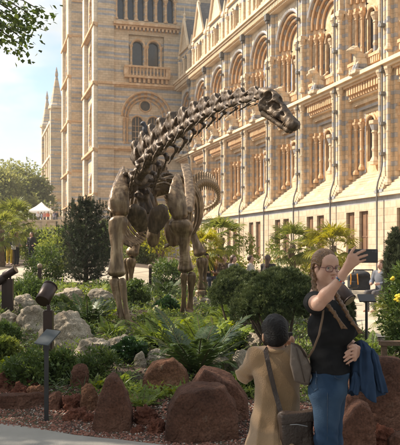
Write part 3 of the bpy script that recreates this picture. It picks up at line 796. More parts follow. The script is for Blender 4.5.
def longbone(name, a, b, r0, rw, r1, m=M_bone, seed=0, head=None, side=0, dep=.62):
    a = Vector(a); b = Vector(b); mid = (a + b) / 2
    hw = [(0, r0 * .42), (.03, r0 * .8), (.09, r0), (.18, r0 * .93), (.36, (r0 + rw * 1.6) / 2.6), (.52, rw), (.68, rw * 1.06), (.82, (r1 + rw) / 2), (.93, r1), (.98, r1 * .82), (1, r1 * .45)]
    hd = [(0, r0 * .3), (.04, r0 * dep), (.12, r0 * dep * 1.05), (.35, rw * .85), (.6, rw * .85), (.85, r1 * dep), (.95, r1 * dep * 1.15), (1, r1 * .4)]
    sh = [(0, side * r0 * .22), (.12, side * r0 * .12), (.3, 0), (1, 0)]
    return loft(name, [a, mid, b], hw, hd, (1, -.05, 0), m, seed=seed, shift=sh)
def foot(name, c, w, hgt, toes=5, ang=0, m=M_bone):
    c = Vector(c) - DO; pr = []
    for k in range(toes):
        a = R(-150 + 120 * k / (toes - 1)) ; dx, dy = math.cos(a) * w, math.sin(a) * w
        pr += [cap((c.x + dx * .55, c.y + dy * .5, c.z + hgt), (c.x + dx * .9, c.y + dy * .95, c.z + .07), .055, .05), ell((c.x + dx * 1.0, c.y + dy * 1.1, c.z + .05), (.065, .085, .055)), ell((c.x + dx * .55, c.y + dy * .5, c.z + hgt), (.07, .07, .06))]
    return obj(name, sdf_me(name, pr, .022, m, .03), DIN)
for s, kx in ((-1, 131), (1, 201)):
    knee = P(kx, 256, 19.8 if s < 0 else 20.4); hip = HP + Vector((s * .48, .2, 2.75))
    ankle = G(kx, 308 if s < 0 else 309); ankle = Vector((P(kx, 300, 20).x, knee.y + .15, H(-1, 20) + .28))
    longbone('femur', hip, knee, .20, .10, .18, seed=3)
    longbone('tibia', knee + Vector((0, .02, -.04)), ankle, .135, .06, .10, seed=5)
    longbone('fibula', knee + Vector((s * .13, .08, -.06)), ankle + Vector((s * .1, .06, 0)), .08, .04, .07, seed=6)
    foot('hind_foot', (ankle.x, ankle.y, H(ankle.x, ankle.y)), .2, .26, 5)
    il = [ell((HP.x + s * .42 - DO.x, HP.y - DO.y, 3.35), (.09, .62, .34)), cap((HP.x + s * .4 - DO.x, HP.y - .2 - DO.y, 3.1), (HP.x + s * .2 - DO.x, HP.y - .75 - DO.y, 2.2), .12, .1), cap((HP.x + s * .4 - DO.x, HP.y + .2 - DO.y, 3.1), (HP.x + s * .15 - DO.x, HP.y + .9 - DO.y, 2.35), .1, .07), cap((HP.x + s * .42 - DO.x, HP.y - DO.y, 3.2), (HP.x - DO.x, HP.y - DO.y, 3.3), .15, .15)]
    obj('hip_bone', sdf_me('hip_bone', il, .05, M_bone, .12), DIN)
# shoulder girdles and front legs
def plate(name, pts, th, m=M_bone, seed=0):
    """bone blade through (centre, half-width vector) sections"""
    n = len(pts) - 1
    hw = [(0, pts[0][1][0] * .55)] + [(max(.06, i / n), max(.012, Vector(p[1]).length)) for i, p in enumerate(pts)]
    hd = [(0, th * .6), (.08, th * 1.3), (.3, th), (.8, th * .75), (1, th * .35)]
    return loft(name, [p[0] for p in pts], hw, hd, (1, .12, 0), m, 26, 36, .006, seed, pw=2.0)
D1 = 14.25; D2 = 15.5
def sc(d): return d / F
# right scapula (viewer's left)
k = sc(14.6)
plate('scapula', [(P(120, 217, 14.5), (8.5 * k, -.02, 0)), (P(120.5, 209, 14.5), (9.5 * k, -.02, 0)), (P(119.5, 200, 14.5), (9 * k, -.02, 1 * k)), (P(120.5, 188, 14.7), (6 * k, -.02, 0)), (P(122.5, 176, 15.0), (3.2 * k, 0, 0)), (P(123.5, 167, 15.3), (1.3 * k, 0, 0))], .055, seed=1)
k = sc(15.3)
plate('scapula', [(P(180.5, 220, 15.4), (8 * k, 0, 0)), (P(179, 212, 15.4), (9.5 * k, 0, -1 * k)), (P(177, 204, 15.4), (9 * k, 0, 0)), (P(176.5, 194, 15.5), (7.2 * k, 0, 0)), (P(177, 183, 15.7), (5.2 * k, 0, 0)), (P(177.5, 174, 15.9), (2.6 * k, 0, 0))], .055, seed=2)
plate('scapula_blade', [(P(188, 213, 15.7), (3 * k, .1, 0)), (P(190, 195, 16.3), (3.2 * k, .1, 0)), (P(188.5, 178, 16.9), (2.6 * k, .1, 0)), (P(185, 164, 17.5), (1.2 * k, .1, 0))], .05, seed=3)
plate('scapula_blade', [(P(113, 213, 14.8), (2.5 * k, .1, 0)), (P(114.5, 198, 15.4), (3 * k, .1, 0)), (P(119, 183, 16.1), (2.8 * k, .1, 0)), (P(125, 168, 16.8), (1.4 * k, .1, 0))], .05, seed=4)
# coracoids and breast plates
def disc(name, px, py, d, rx, rz, th, yaw=0, roll=0, m=M_boned, seed=0):
    c = P(px, py, d) - DO; q = np.array(Euler((0, roll, yaw)).to_matrix())
    kk = sc(d)
    return obj(name, sdf_me(name, [ell(c, (rx * kk, th, rz * kk), q), ell(c + Vector((0, -.02, rz * kk * .3)), (rx * kk * .75, th * 1.1, rz * kk * .6), q)], .026, m, .06, wob(.006, 10, seed)), DIN)
k = sc(14.8)
plate('coracoid', [(P(131.5, 205, 14.6), (5.5 * k, 0, 0)), (P(135.5, 212, 14.65), (10 * k, 0, 0)), (P(139, 221, 14.75), (9 * k, 0, 0)), (P(143, 231, 14.9), (4.5 * k, 0, 0))], .05, M_boned, 11)
plate('coracoid', [(P(164.5, 205, 15.1), (5.5 * k, 0, 0)), (P(161, 212, 15.1), (10.5 * k, 0, 0)), (P(156.5, 222, 15.15), (9.5 * k, 0, 0)), (P(153, 233, 15.2), (5 * k, 0, 0))], .05, M_boned, 12)
disc('breast_plate', 153.5, 236, 15.6, 6.5, 12, .07, 0, .12, M_bone, 3)
disc('breast_plate', 172, 233, 15.8, 7.5, 14, .075, .2, -.2, M_bone, 4)
disc('breast_plate', 148, 201, 15.9, 7, 11, .09, 0, -.3, M_boned, 5)
k = sc(14.2)
longbone('humerus', P(117.2, 216, 14.3), P(116.6, 277, 14.15), .195, .115, .178, seed=1, side=1)
longbone('humerus', P(182, 219, 15.4), P(186, 272, 15.55), .255, .10, .172, seed=2, side=-1)
longbone('ulna', P(113.8, 277, 14.15), P(124, 328, 14.0), .105, .056, .088, seed=3)
longbone('radius', P(121.8, 278, 14.05), P(128.8, 327, 13.95), .075, .045, .075, seed=4)
longbone('ulna', P(192, 272, 15.6), P(189.5, 313, 15.8), .10, .054, .085, seed=5)
longbone('radius', P(184, 272, 15.5), P(183.5, 314, 15.7), .075, .045, .075, seed=6)
f1 = P(126.6, 338, 14.0); f2 = P(187, 317, 15.75)
foot('front_foot', (f1.x, f1.y, H(f1.x, f1.y) - .02), .13, f1.z - H(f1.x, f1.y) + .22, 5)
foot('front_foot', (f2.x, f2.y, H(f2.x, f2.y) - .02), .13, f2.z - H(f2.x, f2.y) + .12, 5)
# ---- skull: local x along the snout, z up
hd = P(262.5, 92.5, 8.95); sn = P(301, 128.5, 8.55)
SL = (sn - hd).length
sb = basis_from(sn - hd)
sk = [ell((.14, 0, .01), (.16, .105, .125)), ell((.26, 0, .035), (.16, .085, .105)), cap((.3, 0, .02), (.86, 0, -.035), .105, .07), cap((.82, -.035, -.045), (.82, .035, -.045), .065, .065), bxp((.62, 0, -.025), (.30, .082, .052), None, .03), cap((.04, 0, .03), (-.06, 0, .0), .06, .045),
      cap((.12, .09, -.06), (.22, .085, -.17), .035, .035), cap((.12, -.09, -.06), (.22, -.085, -.17), .035, .035), cap((.2, .09, -.13), (.55, .08, -.08), .03, .03), cap((.2, -.09, -.13), (.55, -.08, -.08), .03, .03)]
for s in (-1, 1):
    sk += [ell((.205, s * .10, .042), (.088, .085, .068), None, .012, True), ell((.44, s * .10, .018), (.115, .07, .048), None, .012, True), ell((.33, s * .125, -.045), (.05, .06, .06), None, .015, True), ell((.10, s * .12, -.02), (.04, .06, .055), None, .015, True), ell((.63, s * .10, .0), (.05, .04, .022), None, .01, True)]
sk.append(ell((.40, 0, .12), (.07, .04, .05), None, .02, True))
sko = dpart('skull', sdf_me('skull', sk, .014, M_boned, .05, wob(.003, 26, 3)), hd, sb, scale=(SL, SL, SL * 1.12))
jw = []
for s in (-1, 1): jw += [cap((.13, s * .08, -.13), (.3, s * .075, -.19), .03, .04), cap((.3, s * .075, -.19), (.84, s * .04, -.135), .038, .034)]
jw += [cap((.82, -.04, -.135), (.82, .04, -.135), .036, .036)]
dpart('lower_jaw', sdf_me('lower_jaw', jw, .014, M_boned, .03, wob(.003, 20, 2)), hd, sb, scale=(SL, SL, SL * 1.12))
mb = MB()
for s in (-1, 1):
    for k in range(6): mb.lathe((.72 + k * .03, s * (.072 - k * .006), -.135), [(.003, 0), (.009, .03), (.009, .06)], 5)
dpart('teeth', mb.me('teeth', M_bone), hd, sb, scale=(SL, SL, SL * 1.12))
# ---- pigeon on the neck
pg = P(149.3, 131.5, 13.95)
ph = (basis_from(Vector((-1, -.2, 0))))
M_pig = mat('pigeon_feathers', (.05, .05, .058), (.10, .10, .115), scale=14, rough=.6)
PG = empty('pigeon', pg - Vector((0, 0, .105)), 'dark pigeon perched on the dinosaur neck', 'pigeon')
o = obj('body', sdf_me('body', [ell((0, 0, 0), (.14, .075, .08), np.array(Euler((0, -.45, 0)).to_matrix())), cap((.07, 0, .06), (.105, 0, .14), .048, .036), ell((.115, 0, .155), (.04, .033, .036)), cap((.14, 0, .15), (.175, 0, .14), .012, .004), cap((-.1, 0, -.05), (-.24, 0, -.12), .05, .025)], .011, M_pig, .03), PG)
o.matrix_local = Matrix.Translation((0, 0, .105)) @ ph.to_4x4()
mb = MB()
for s in (-.03, .03): mb.tube([(0, s, -.05), (.01, s, -.14)], .008, 5); mb.tube([(-.02, s, -.14), (.05, s, -.142)], .007, 5)
o = obj('feet', mb.me('feet', mat('pigeon_feet', (.25, .1, .08))), PG); o.matrix_local = Matrix.Translation((0, 0, .105)) @ ph.to_4x4()
# ================================================================== GROUND
def uneven(a, b, fine_a, fine_b, step, grow=1.25):
    L = [fine_a]; s = step
    while L[-1] < fine_b: L.append(L[-1] + step)
    s = step
    while L[-1] < b: s *= grow; L.append(L[-1] + s)
    s = step; M = [fine_a]
    while M[-1] > a: s *= grow; M.append(M[-1] - s)
    return np.array(M[::-1][:-1] + L)
gx = uneven(-420, 420, -7, 6, .22); gy = uneven(-60, 700, 5, 27, .22)
V = [(x, y, H(x, y)) for y in gy for x in gx]
nx = len(gx); ny = len(gy)
ii = np.arange(nx * ny).reshape(ny, nx)
Fq = np.stack([ii[:-1, :-1].ravel(), ii[:-1, 1:].ravel(), ii[1:, 1:].ravel(), ii[1:, :-1].ravel()], 1)
M_soil = mat('garden_soil', (.05, .032, .022), (.10, .062, .042), scale=1.6, rough=.95, bump=2.0, bscale=26, c3=(.075, .07, .035), detail=10)
tag(obj('ground', meshdata('ground', V, Fq, M_soil, None, True)), kind='structure')
M_path = mat('path_resin', (.40, .375, .335), (.47, .44, .395), scale=3, rough=.85, bump=.8, bscale=180, detail=12)
xs = np.linspace(-9, 9, 90); PV = []; PF = []
for x in xs: e = edge_y(x) + .05 * math.sin(x * 2.1) + .02 * math.sin(x * 7); PV += [(x, e, H(x, e) + .008), (x, e - .3, .012), (x, -20, .012)]
for i in range(len(xs) - 1):
    for k in range(2): PF.append((i * 3 + k, i * 3 + k + 1, i * 3 + 4 + k, i * 3 + 3 + k))
tag(obj('path', meshdata('path', PV, PF, M_path)), kind='structure')
M_pave = masonry('stone_paving', (.50, .43, .33), (.44, .375, .285), (.3, .3, .3), None, .6, .9)
def pave_x(y):
    if y < 24: return 3.0 + .09 * (y - 13)
    return 4.0 - (y - 24) * 5.5
PV = []; PF = []; rows = list(np.linspace(12.5, 37, 60)); nc = 40
for y in rows:
    x0 = max(-9, pave_x(y))
    for k in range(nc + 1):
        x = x0 + (16 - x0) * k / nc; PV.append((x, y, H(x, y) + .02))
for r in range(len(rows) - 1):
    for k in range(nc): a = r * (nc + 1) + k; PF.append((a, a + 1, a + nc + 2, a + nc + 1))
tag(obj('paving', meshdata('paving', PV, PF, M_pave)), kind='structure')
# raised terrace in front of the entrance
M_terr = masonry('terrace_stone', (.62, .50, .34), (.54, .42, .27), GREY, (1.4, [(1.1, 1.35)]), .35, .7)
TZ = 5.05
mb = MB(); mb.quad((-60, 92.02, TZ), (-13.5, 92.02, TZ), (-22, 170, TZ), (-100, 170, TZ)); tag(mb.build('terrace', M_pave), kind='structure')
mb = MB(); mb.box((-60, 91.4, -.3), (-12.6, 92, TZ + .0)); mb.box((-60, 91.3, TZ), (-12.6, 92.1, TZ + .22), 0)
for k in range(24): mb.box((-59.5 + k * 2, 91.2, -.3), (-58.9 + k * 2, 91.42, TZ - .02))
tag(mb.build('terrace_wall', M_terr), 'buff stone terrace wall below the white gazebo at far left', 'wall')

# ================================================================== ROCKS
_ico = None
def ico(n=4):
    global _ico
    if _ico is None:
        import bmesh
        bm = bmesh.new(); bmesh.ops.create_icosphere(bm, subdivisions=5, radius=1)
        _ico = (np.array([v.co[:] for v in bm.verts]), np.array([[v.index for v in f.verts] for f in bm.faces])); bm.free()
    return _ico
def rockmat(name, dark, mid, light, spot, seed=0):
    """stone: blotched colour, fine speckle, cracks and pits in relief, a few pale lichen scabs"""
    m = mat(name, dark, mid, scale=2.4, rough=.92, bump=0, c3=light, detail=12, rnd=.14, lo=.3, hi=.72, spec=.25); t, n, l = nt(m)
    b = n['Principled BSDF']; tc = [x for x in n if x.type == 'TEX_COORD'][0]; src = b.inputs['Base Color'].links[0].from_socket
    f = n.new('ShaderNodeTexNoise'); f.inputs['Scale'].default_value = 55; f.inputs['Detail'].default_value = 6; l.new(tc.outputs['Object'], f.inputs['Vector'])
    fr = n.new('ShaderNodeMapRange'); fr.inputs['From Min'].default_value = .3; fr.inputs['From Max'].default_value = .7; fr.inputs['To Min'].default_value = .6; fr.inputs['To Max'].default_value = 1.35; l.new(f.outputs['Fac'], fr.inputs['Value'])
    hs = n.new('ShaderNodeHueSaturation'); l.new(src, hs.inputs['Color']); l.new(fr.outputs[0], hs.inputs['Value'])
    li = n.new('ShaderNodeTexNoise'); li.inputs['Scale'].default_value = 7; li.inputs['Detail'].default_value = 9; li.inputs['Roughness'].default_value = .7; l.new(tc.outputs['Object'], li.inputs['Vector'])
    lr = ramp(n, [(.60, (0, 0, 0)), (.68, (.75, .75, .75))]); l.new(li.outputs['Fac'], lr.inputs['Fac'])
    mx = n.new('ShaderNodeMix'); mx.data_type = 'RGBA'; l.new(lr.outputs['Color'], mx.inputs['Factor']); l.new(hs.outputs['Color'], mx.inputs['A']); mx.inputs['B'].default_value = (*spot, 1)
    l.new(mx.outputs['Result'], b.inputs['Base Color'])
    vo = n.new('ShaderNodeTexVoronoi'); vo.feature = 'DISTANCE_TO_EDGE'; vo.inputs['Scale'].default_value = 4.5
    wn = n.new('ShaderNodeTexNoise'); wn.inputs['Scale'].default_value = 3; wn.inputs['Detail'].default_value = 5; l.new(tc.outputs['Object'], wn.inputs['Vector'])
    wa = n.new('ShaderNodeMix'); wa.data_type = 'RGBA'; wa.inputs['Factor'].default_value = .35; l.new(tc.outputs['Object'], wa.inputs['A']); l.new(wn.outputs['Color'], wa.inputs['B']); l.new(wa.outputs['Result'], vo.inputs['Vector'])
    vr = n.new('ShaderNodeMapRange'); vr.inputs['From Max'].default_value = .06; l.new(vo.outputs['Distance'], vr.inputs['Value'])
    nb = n.new('ShaderNodeTexNoise'); nb.inputs['Scale'].default_value = 16; nb.inputs['Detail'].default_value = 12; nb.inputs['Roughness'].default_value = .65; l.new(tc.outputs['Object'], nb.inputs['Vector'])
    ad = n.new('ShaderNodeMath'); ad.operation = 'MULTIPLY_ADD'; l.new(vr.outputs[0], ad.inputs[0]); ad.inputs[1].default_value = .22; l.new(nb.outputs['Fac'], ad.inputs[2])
    bp = n.new('ShaderNodeBump'); bp.inputs['Strength'].default_value = 1; bp.inputs['Distance'].default_value = .07; l.new(ad.outputs[0], bp.inputs['Height']); l.new(bp.outputs['Normal'], b.inputs['Normal'])
    return m
M_sand = rockmat('red_sandstone', (.080, .038, .026), (.175, .082, .053), (.29, .155, .105), (.19, .14, .105))
M_sando = rockmat('orange_sandstone', (.10, .046, .028), (.22, .105, .058), (.34, .19, .115), (.30, .22, .15))
M_lava = rockmat('red_lava', (.10, .036, .023), (.23, .085, .052), (.36, .16, .10), (.20, .11, .08))
M_lime = rockmat('limestone', (.30, .24, .175), (.50, .425, .325), (.62, .55, .44), (.36, .32, .24))
def rock_me(sil, depth, seed, m, rough=.05, p=60, freq=1.6, block=False):
    """boulder: silhouette polygon (x,z) gives side planes; random planes front and back; fractured noise surface"""
    r = random.Random(seed)
    D, Fc = ico()
    cx = sum(q[0] for q in sil) / len(sil); cz = sum(q[1] for q in sil) / len(sil)
    N = []; Ds = []
    n = len(sil)
    area = sum(sil[i][0] * sil[(i + 1) % n][1] - sil[(i + 1) % n][0] * sil[i][1] for i in range(n))
    S = sil if area > 0 else sil[::-1]
    for i in range(n):
        (x0, z0), (x1, z1) = S[i], S[(i + 1) % n]
        nx, nz = (z1 - z0), -(x1 - x0); L = math.hypot(nx, nz)
        if L < 1e-6: continue
        nx /= L; nz /= L; ny = r.uniform(-.12, .05) if block else r.uniform(-.45, .1)
        q = math.sqrt(1 + ny * ny)
        d = (x0 - cx) * nx + (z0 - cz) * nz
        N.append((nx / q, ny / q, nz / q)); Ds.append(max(.02, d / q * 1.02))
    for s in (-1, 1):
        for k in range(3):
            v = Vector((r.uniform(-.6, .6), s, r.uniform(-.1, .4))).normalized(); N.append(tuple(v)); Ds.append(depth * r.uniform(.8, 1.1) * .5)
    if block:
        N, Ds = N[:-6], Ds[:-6]
        for v, f in (((-.38, -1, .10), .46), ((.42, -1, .16), .47), ((.05, -1, -.1), .50), ((.3, 1, .1), .5), ((-.3, 1, .1), .5)):
            v = Vector(v) + Vector((r.uniform(-.15, .15), 0, r.uniform(-.06, .06))); N.append(tuple(v.normalized())); Ds.append(depth * f)
    N = np.array(N); Ds = np.array(Ds)
    q = np.maximum(D @ N.T, 1e-4) / Ds
    rad = (q ** p).sum(1) ** (-1 / p)
    V = D * rad[:, None]
    for k in range(4 if block else 9):
        v = np.array(Vector((r.uniform(-1, 1), r.uniform(-1, .4), r.uniform(-.2, 1))).normalized()); sup = (V @ v).max()
        N = np.vstack([N, v]); Ds = np.append(Ds, sup * (r.uniform(.88, .95) if block else r.uniform(.76, .93)))
    q = np.maximum(D @ N.T, 1e-4) / Ds
    V = D * ((q ** 130).sum(1) ** (-1 / 130))[:, None]
    off = Vector((seed * 3.7, seed * 1.3, 0)); size = max(abs(a[0] - cx) for a in sil)
    out = np.empty_like(V)
    for i, v in enumerate(V):
        w = Vector(v) / size
        e = mnoise.fractal(w * freq + off, .9, 2.1, 6) * rough + mnoise.turbulence(w * freq * 1.7 + off, 3, True) * -rough * .5
        vd = mnoise.voronoi(w * 2.6 + off * .7)[0]; e += rough * (min(.35, vd[1] - vd[0]) - .2) * .9 + mnoise.fractal(w * 9 + off, .8, 2.2, 3) * rough * .13
        st = mnoise.noise(Vector((w.x * .8, w.y * .8, w.z * 7)) + off) * rough * .25
        out[i] = v + D[i] * (e + st) * size
    out[:, 0] += cx; out[:, 2] += cz
    return meshdata('rock', out, Fc.astype(np.int32), m, None, True)
def rock(name, poly, base_y, label, cat, m, seed, depth=1.0, rough=.06, group=None, sink=.06):
    block = name == 'boulder' and m in (M_sand, M_sando) and max(q[0] for q in poly) - min(q[0] for q in poly) > 25
    """poly: silhouette in photo pixels; the rock stands where its base row meets the ground, at true size"""
    xs_ = [q[0] for q in poly]; cxp = (min(xs_) + max(xs_)) / 2
    g = G(cxp, base_y); k = g.y / F
    w = (max(xs_) - min(xs_)) * k
    dep = w * depth * .85
    sil = [((x - cxp) * k * .96, (base_y - y) * k * .93) for x, y in poly]
    sil = [(x, z if z > .02 else -sink - .05) for x, z in sil]
    o = obj(name, rock_me(sil, dep, seed, m, rough * (1.15 if block else 1.7), block=block), None, (g.x, g.y + dep * .42, g.z))
    return tag(o, label, cat, group)
def blob(cx, by, w, h, seed, top=.5):
    r = random.Random(seed)
    return [(cx - w * .5, by), (cx - w * .52, by - h * r.uniform(.3, .5)), (cx - w * r.uniform(.25, .35), by - h * r.uniform(.8, .95)), (cx + w * (top - .5), by - h), (cx + w * r.uniform(.28, .38), by - h * r.uniform(.72, .92)), (cx + w * .52, by - h * r.uniform(.25, .45)), (cx + w * .5, by)]
SG = 'red sandstone boulders along the path edge'; LG = 'pale limestone boulders in the planting'; VG = 'small red lava rocks at the bed edge'
for a in [
 ([(86, 433), (95, 405), (104, 378), (109, 373), (117, 374), (124, 388), (131, 412), (131, 433)], 433, 'tall pointed red sandstone boulder standing nearest the black label post', 'boulder', M_sand, 11, .85, .035),
 ([(161, 443), (166, 412), (178, 391), (198, 386), (226, 386), (237, 404), (242, 443)], 443, 'large squat flat-topped red boulder beside the kneeling photographer', 'boulder', M_sand, 12, .8, .045),
 ([(183, 424), (190, 386), (203, 368), (216, 371), (232, 377), (249, 401), (254, 424)], 424, 'dark red boulder rising behind the squat flat-topped boulder', 'boulder', M_sand, 13, .8, .05),
 ([(139, 394), (141, 377), (152, 363), (165, 360), (173, 358), (187, 372), (190, 394)], 394, 'rounded orange-brown boulder with a sunlit crest behind two small ferns', 'boulder', M_sando, 14, .8, .05),
 ([(70, 390), (71, 366), (77, 361), (84, 363), (88, 376), (87, 390)], 390, 'small upright dark red stone left of the tall pointed boulder', 'boulder', M_sand, 15, .9, .05),
 ([(78, 412), (80, 390), (85, 384), (94, 384), (97, 400), (97, 412)], 412, 'orange sandstone block leaning on the tall pointed boulder', 'boulder', M_sando, 16, .9, .07),
 ([(-12, 410), (-10, 397), (10, 395), (38, 394), (47, 399), (48, 410)], 410, 'long low dark red slab at the left path edge', 'boulder', M_sand, 17, .5, .05),
 ([(45, 411), (46, 396), (52, 390), (59, 392), (63, 402), (62, 411)], 411, 'rounded brown stone directly behind the black label post', 'boulder', M_sand, 18, .9, .05),
 ([(338, 430), (349, 378), (365, 360), (388, 353), (412, 360), (430, 395), (434, 430)], 430, 'huge red boulder at the right edge behind the denim jacket', 'boulder', M_sand, 19, .7, .04),
 ([(330, 455), (341, 428), (354, 408), (364, 401), (372, 404), (377, 424), (378, 455)], 455, 'red boulder with a pale worn face beside the woman in jeans', 'boulder', M_sand, 20, .8, .05),
 ([(388, 452), (390, 440), (397, 434), (410, 436), (416, 452)], 452, 'greyish brown stone cut off at the lower right corner', 'boulder', M_sand, 21, .9, .05)]:
    rock('boulder', *a, group=SG)
for k, (cx, by, w, h, lab) in enumerate([
 (2, 392, 24, 20, 'jagged red lava rock at the left edge above the long slab'), (19, 397, 17, 16, 'red lava rock resting mid-way along the long slab'), (30, 391, 17, 14, 'small red lava rock between fern and slab'),
 (39, 385, 15, 13, 'brownish lava rock under the leafy shrub left of the label post'), (70, 411, 18, 16, 'dark red lava rock right of the label post'), (74, 421, 26, 11, 'flat orange lava rubble at the gravel edge near the label post'),
 (144, 426, 24, 18, 'dark lava rock between the pointed and the squat boulders'), (156, 434, 18, 15, 'low lava rock touching the squat boulder'), (137, 434, 12, 8, 'little lava lump at the foot of the pointed boulder'),
 (387, 449, 22, 24, 'rough red lava rock in front of the huge right boulder'), (262, 440, 18, 14, 'lava rock half hidden behind the kneeling man'), (36, 399, 22, 12, 'pale brown tilted wedge of stone on the long slab'), (89, 423, 14, 9, 'thin lava piece left of the pointed boulder')]):
    rock('lava_rock', blob(cx, by, w, h, k + 50), by, lab, 'rock', M_lava if k != 11 else M_sando, 50 + k, .9, .17, VG)
for k, (cx, by, w, h, lab) in enumerate([
 (32, 333, 40, 28, 'rounded limestone boulder behind the large brown spotlight'), (62, 349, 54, 38, 'largest limestone boulder, right of the brown spotlight post'), (90, 362, 38, 25, 'limestone boulder behind the shrub left of the dinosaur foot'),
 (119, 357, 44, 19, 'long pale limestone slab in front of the dinosaur foot'), (140, 367, 12, 17, 'small upright limestone beside the ivy clump'), (155, 364, 22, 14, 'grey limestone left of the big cycad'), (171, 361, 17, 10, 'low limestone under the cycad fronds'),
 (206, 375, 16, 22, 'narrow limestone right of the cycad'), (220, 376, 26, 21, 'limestone block between cycad and kneeling man'), (257, 354, 28, 22, 'limestone boulder just behind the kneeling man'), (242, 378, 26, 31, 'limestone boulder at the kneeling man elbow'),
 (98, 306, 32, 17, 'flat limestone boulder left of the dinosaur shin'), (70, 300, 28, 12, 'low limestone shelf below the dark pine'), (171, 308, 13, 14, 'small pointed limestone between the dinosaur legs'), (157, 314, 9, 10, 'tiny limestone lump between the dinosaur legs'),
 (207, 307, 16, 10, 'small pale rock right of the dinosaur hind foot'), (194, 309, 9, 14, 'slim limestone behind the dinosaur front shin'), (173, 287, 22, 7, 'flat pale rock far behind the dinosaur legs'), (22, 312, 26, 18, 'weathered limestone behind the twin spotlights'), (6, 330, 24, 20, 'limestone boulder at the left edge by the twin spotlights'), (48, 306, 26, 13, 'limestone ledge behind the large spotlight head')]):
    rock('limestone_boulder', blob(cx, by, w, h, k + 80, .4 + .2 * ((k * 7) % 5) / 4), by, lab, 'boulder', M_lime, 80 + k, .85, .09, LG)

# loose gravel of red lava chips and pale pebbles along the path
def chips(name, n, area, size, m, seed, flat=.6):
    r = np.random.RandomState(seed); base = np.array([(1, 0, 0), (-1, 0, 0), (0, 1, 0), (0, -1, 0), (0, 0, 1), (0, 0, -1)], float)
    tri = np.array([(0, 2, 4), (2, 1, 4), (1, 3, 4), (3, 0, 4), (2, 0, 5), (1, 2, 5), (3, 1, 5), (0, 3, 5)])
    Vs = []; Fs = []; c = 0
    while c < n:
        x, y = area(r)
        if x is None: continue
        s = size * r.uniform(.5, 1.5); a = r.rand() * 6.28
        b = base * (r.uniform(.6, 1.2, (6, 3))) * s * np.array([1, .8, flat])
        b = b @ np.array([[math.cos(a), math.sin(a), 0], [-math.sin(a), math.cos(a), 0], [0, 0, 1]])
        Vs.append(b + np.array([x, y, H(x, y) + s * flat * .3])); Fs.append(tri + 6 * c); c += 1
    o = obj(name, meshdata(name, np.concatenate(Vs), np.concatenate(Fs).astype(np.int32), m)); return tag(o, kind='stuff')
def near_edge(lo, hi):
    def f(r):
        x = r.uniform(-2.6, 2.6); e = edge_y(x); y = e + lo + (hi - lo) * r.rand() ** 1.4
        return x, y
    return f
M_chip = mat('red_chips', (.20, .08, .055), (.32, .15, .105), scale=9, rough=.95, c3=(.11, .05, .04))
M_peb = mat('pale_pebbles', (.40, .35, .30), (.55, .50, .44), scale=12, rough=.85)
M_dark = mat('bark_chips', (.055, .035, .025), (.11, .07, .045), scale=9, rough=.95)
chips('red_gravel', 11000, near_edge(-.02, 1.5), .016, M_chip, 1)
chips('pale_gravel', 4200, near_edge(-.02, 2.0), .012, M_peb, 2)
chips('bark_mulch', 6000, lambda r: (r.uniform(-4, 3), r.uniform(7, 17)), .03, M_dark, 3, .35)
chips('pale_rubble', 900, lambda r: (r.uniform(-4, 3), r.uniform(7.6, 16)), .028, M_peb, 4, .6)

# ================================================================== LAMPS, SIGNS, FURNITURE
M_lamp = mat('brown_lamp_metal', (.036, .021, .017), (.052, .03, .024), scale=4, rough=.40, metal=.4, spec=.5, bump=.1, bscale=80)
M_lens = mat('lamp_glass', (.30, .22, .15), (.34, .25, .17), rough=.15)
M_blk = mat('black_metal', (.018, .018, .02), (.03, .03, .032), scale=4, rough=.45)
def cyl_between(mb, a, b, r, n=20, m=0):
    a = Vector(a); b = Vector(b); mb.tube([a, a.lerp(b, .02), a.lerp(b, .98), b], [r * .94, r, r, r * .94], n, m)
def spot(label, base, top, pw, heads, name='garden_spotlight', group='brown garden spotlights', pwide=None):
    """base: ground point, top: height of the post, heads: (tail, lens end, radius)"""
    E = empty(name, base, label, 'spotlight', group)
    mb = MB(); w = pw / 2
    mb.box((-w, -w, -.1), (w, w, top)); mb.box((-w * 1.25, -w * 1.25, -.1), (w * 1.25, w * 1.25, .03)); mb.box((-w * .8, -w * .8, top), (w * .8, w * .8, top + .012))
    mb.build('post', M_lamp, E)
    for a, b, r in heads:
        a = Vector(a) - base; b = Vector(b) - base
        mb = MB(); cyl_between(mb, a, b, r, 24)
        t = (b - a).normalized(); mb.tube([b - t * .012, b + t * .006], r * 1.04, 24)
        hd_ = mb.build('lamp_head', M_lamp, E)
        for p in hd_.data.polygons: p.use_smooth = len(p.vertices) == 4
        mb = MB(); mb.tube([b + t * .004, b + t * .012], r * .86, 24); mb.build('lens', M_lens, hd_)
        mb = MB(); mid = a.lerp(b, .35); mb.tube([Vector((0, 0, top - .01)), Vector((0, 0, top + .06)), mid], .024, 8); mb.build('bracket', M_lamp, E)
    return E
gA = Vector(P(48.5, 372, 9.3)); gA.z = H(gA.x, gA.y)
dA = gA.y
spot('large brown cylinder spotlight tilted up on a square post left of the dinosaur', gA, P(48, 311, dA).z - gA.z, .112, [(P(42.3, 301.5, dA - .04), P(50.2, 286.5, dA + .16), .094)])
gB = G(10.3, 314); spot('brown spotlight with its lens facing right, at the far left edge', gB, P(10, 279.5, gB.y).z - gB.z, .115, [(P(4.5, 276, gB.y), P(15.5, 269.5, gB.y - .05), .085)])
gB2 = G(5, 313); spot('brown spotlight post half hidden behind its neighbour at the left edge', gB2, P(5, 276, gB2.y).z - gB2.z, .115, [(P(5, 277, gB2.y - .1), P(-6, 285, gB2.y - .12), .085)])
gE = Vector(P(338, 372, 9.0)); gE.z = H(gE.x, gE.y); spot('brown spotlight tilted down behind the braid of the woman', gE, P(338, 306, 9).z - gE.z, .11, [(P(338.5, 288.5, 9.06), P(349.5, 300.5, 8.96), .088)])
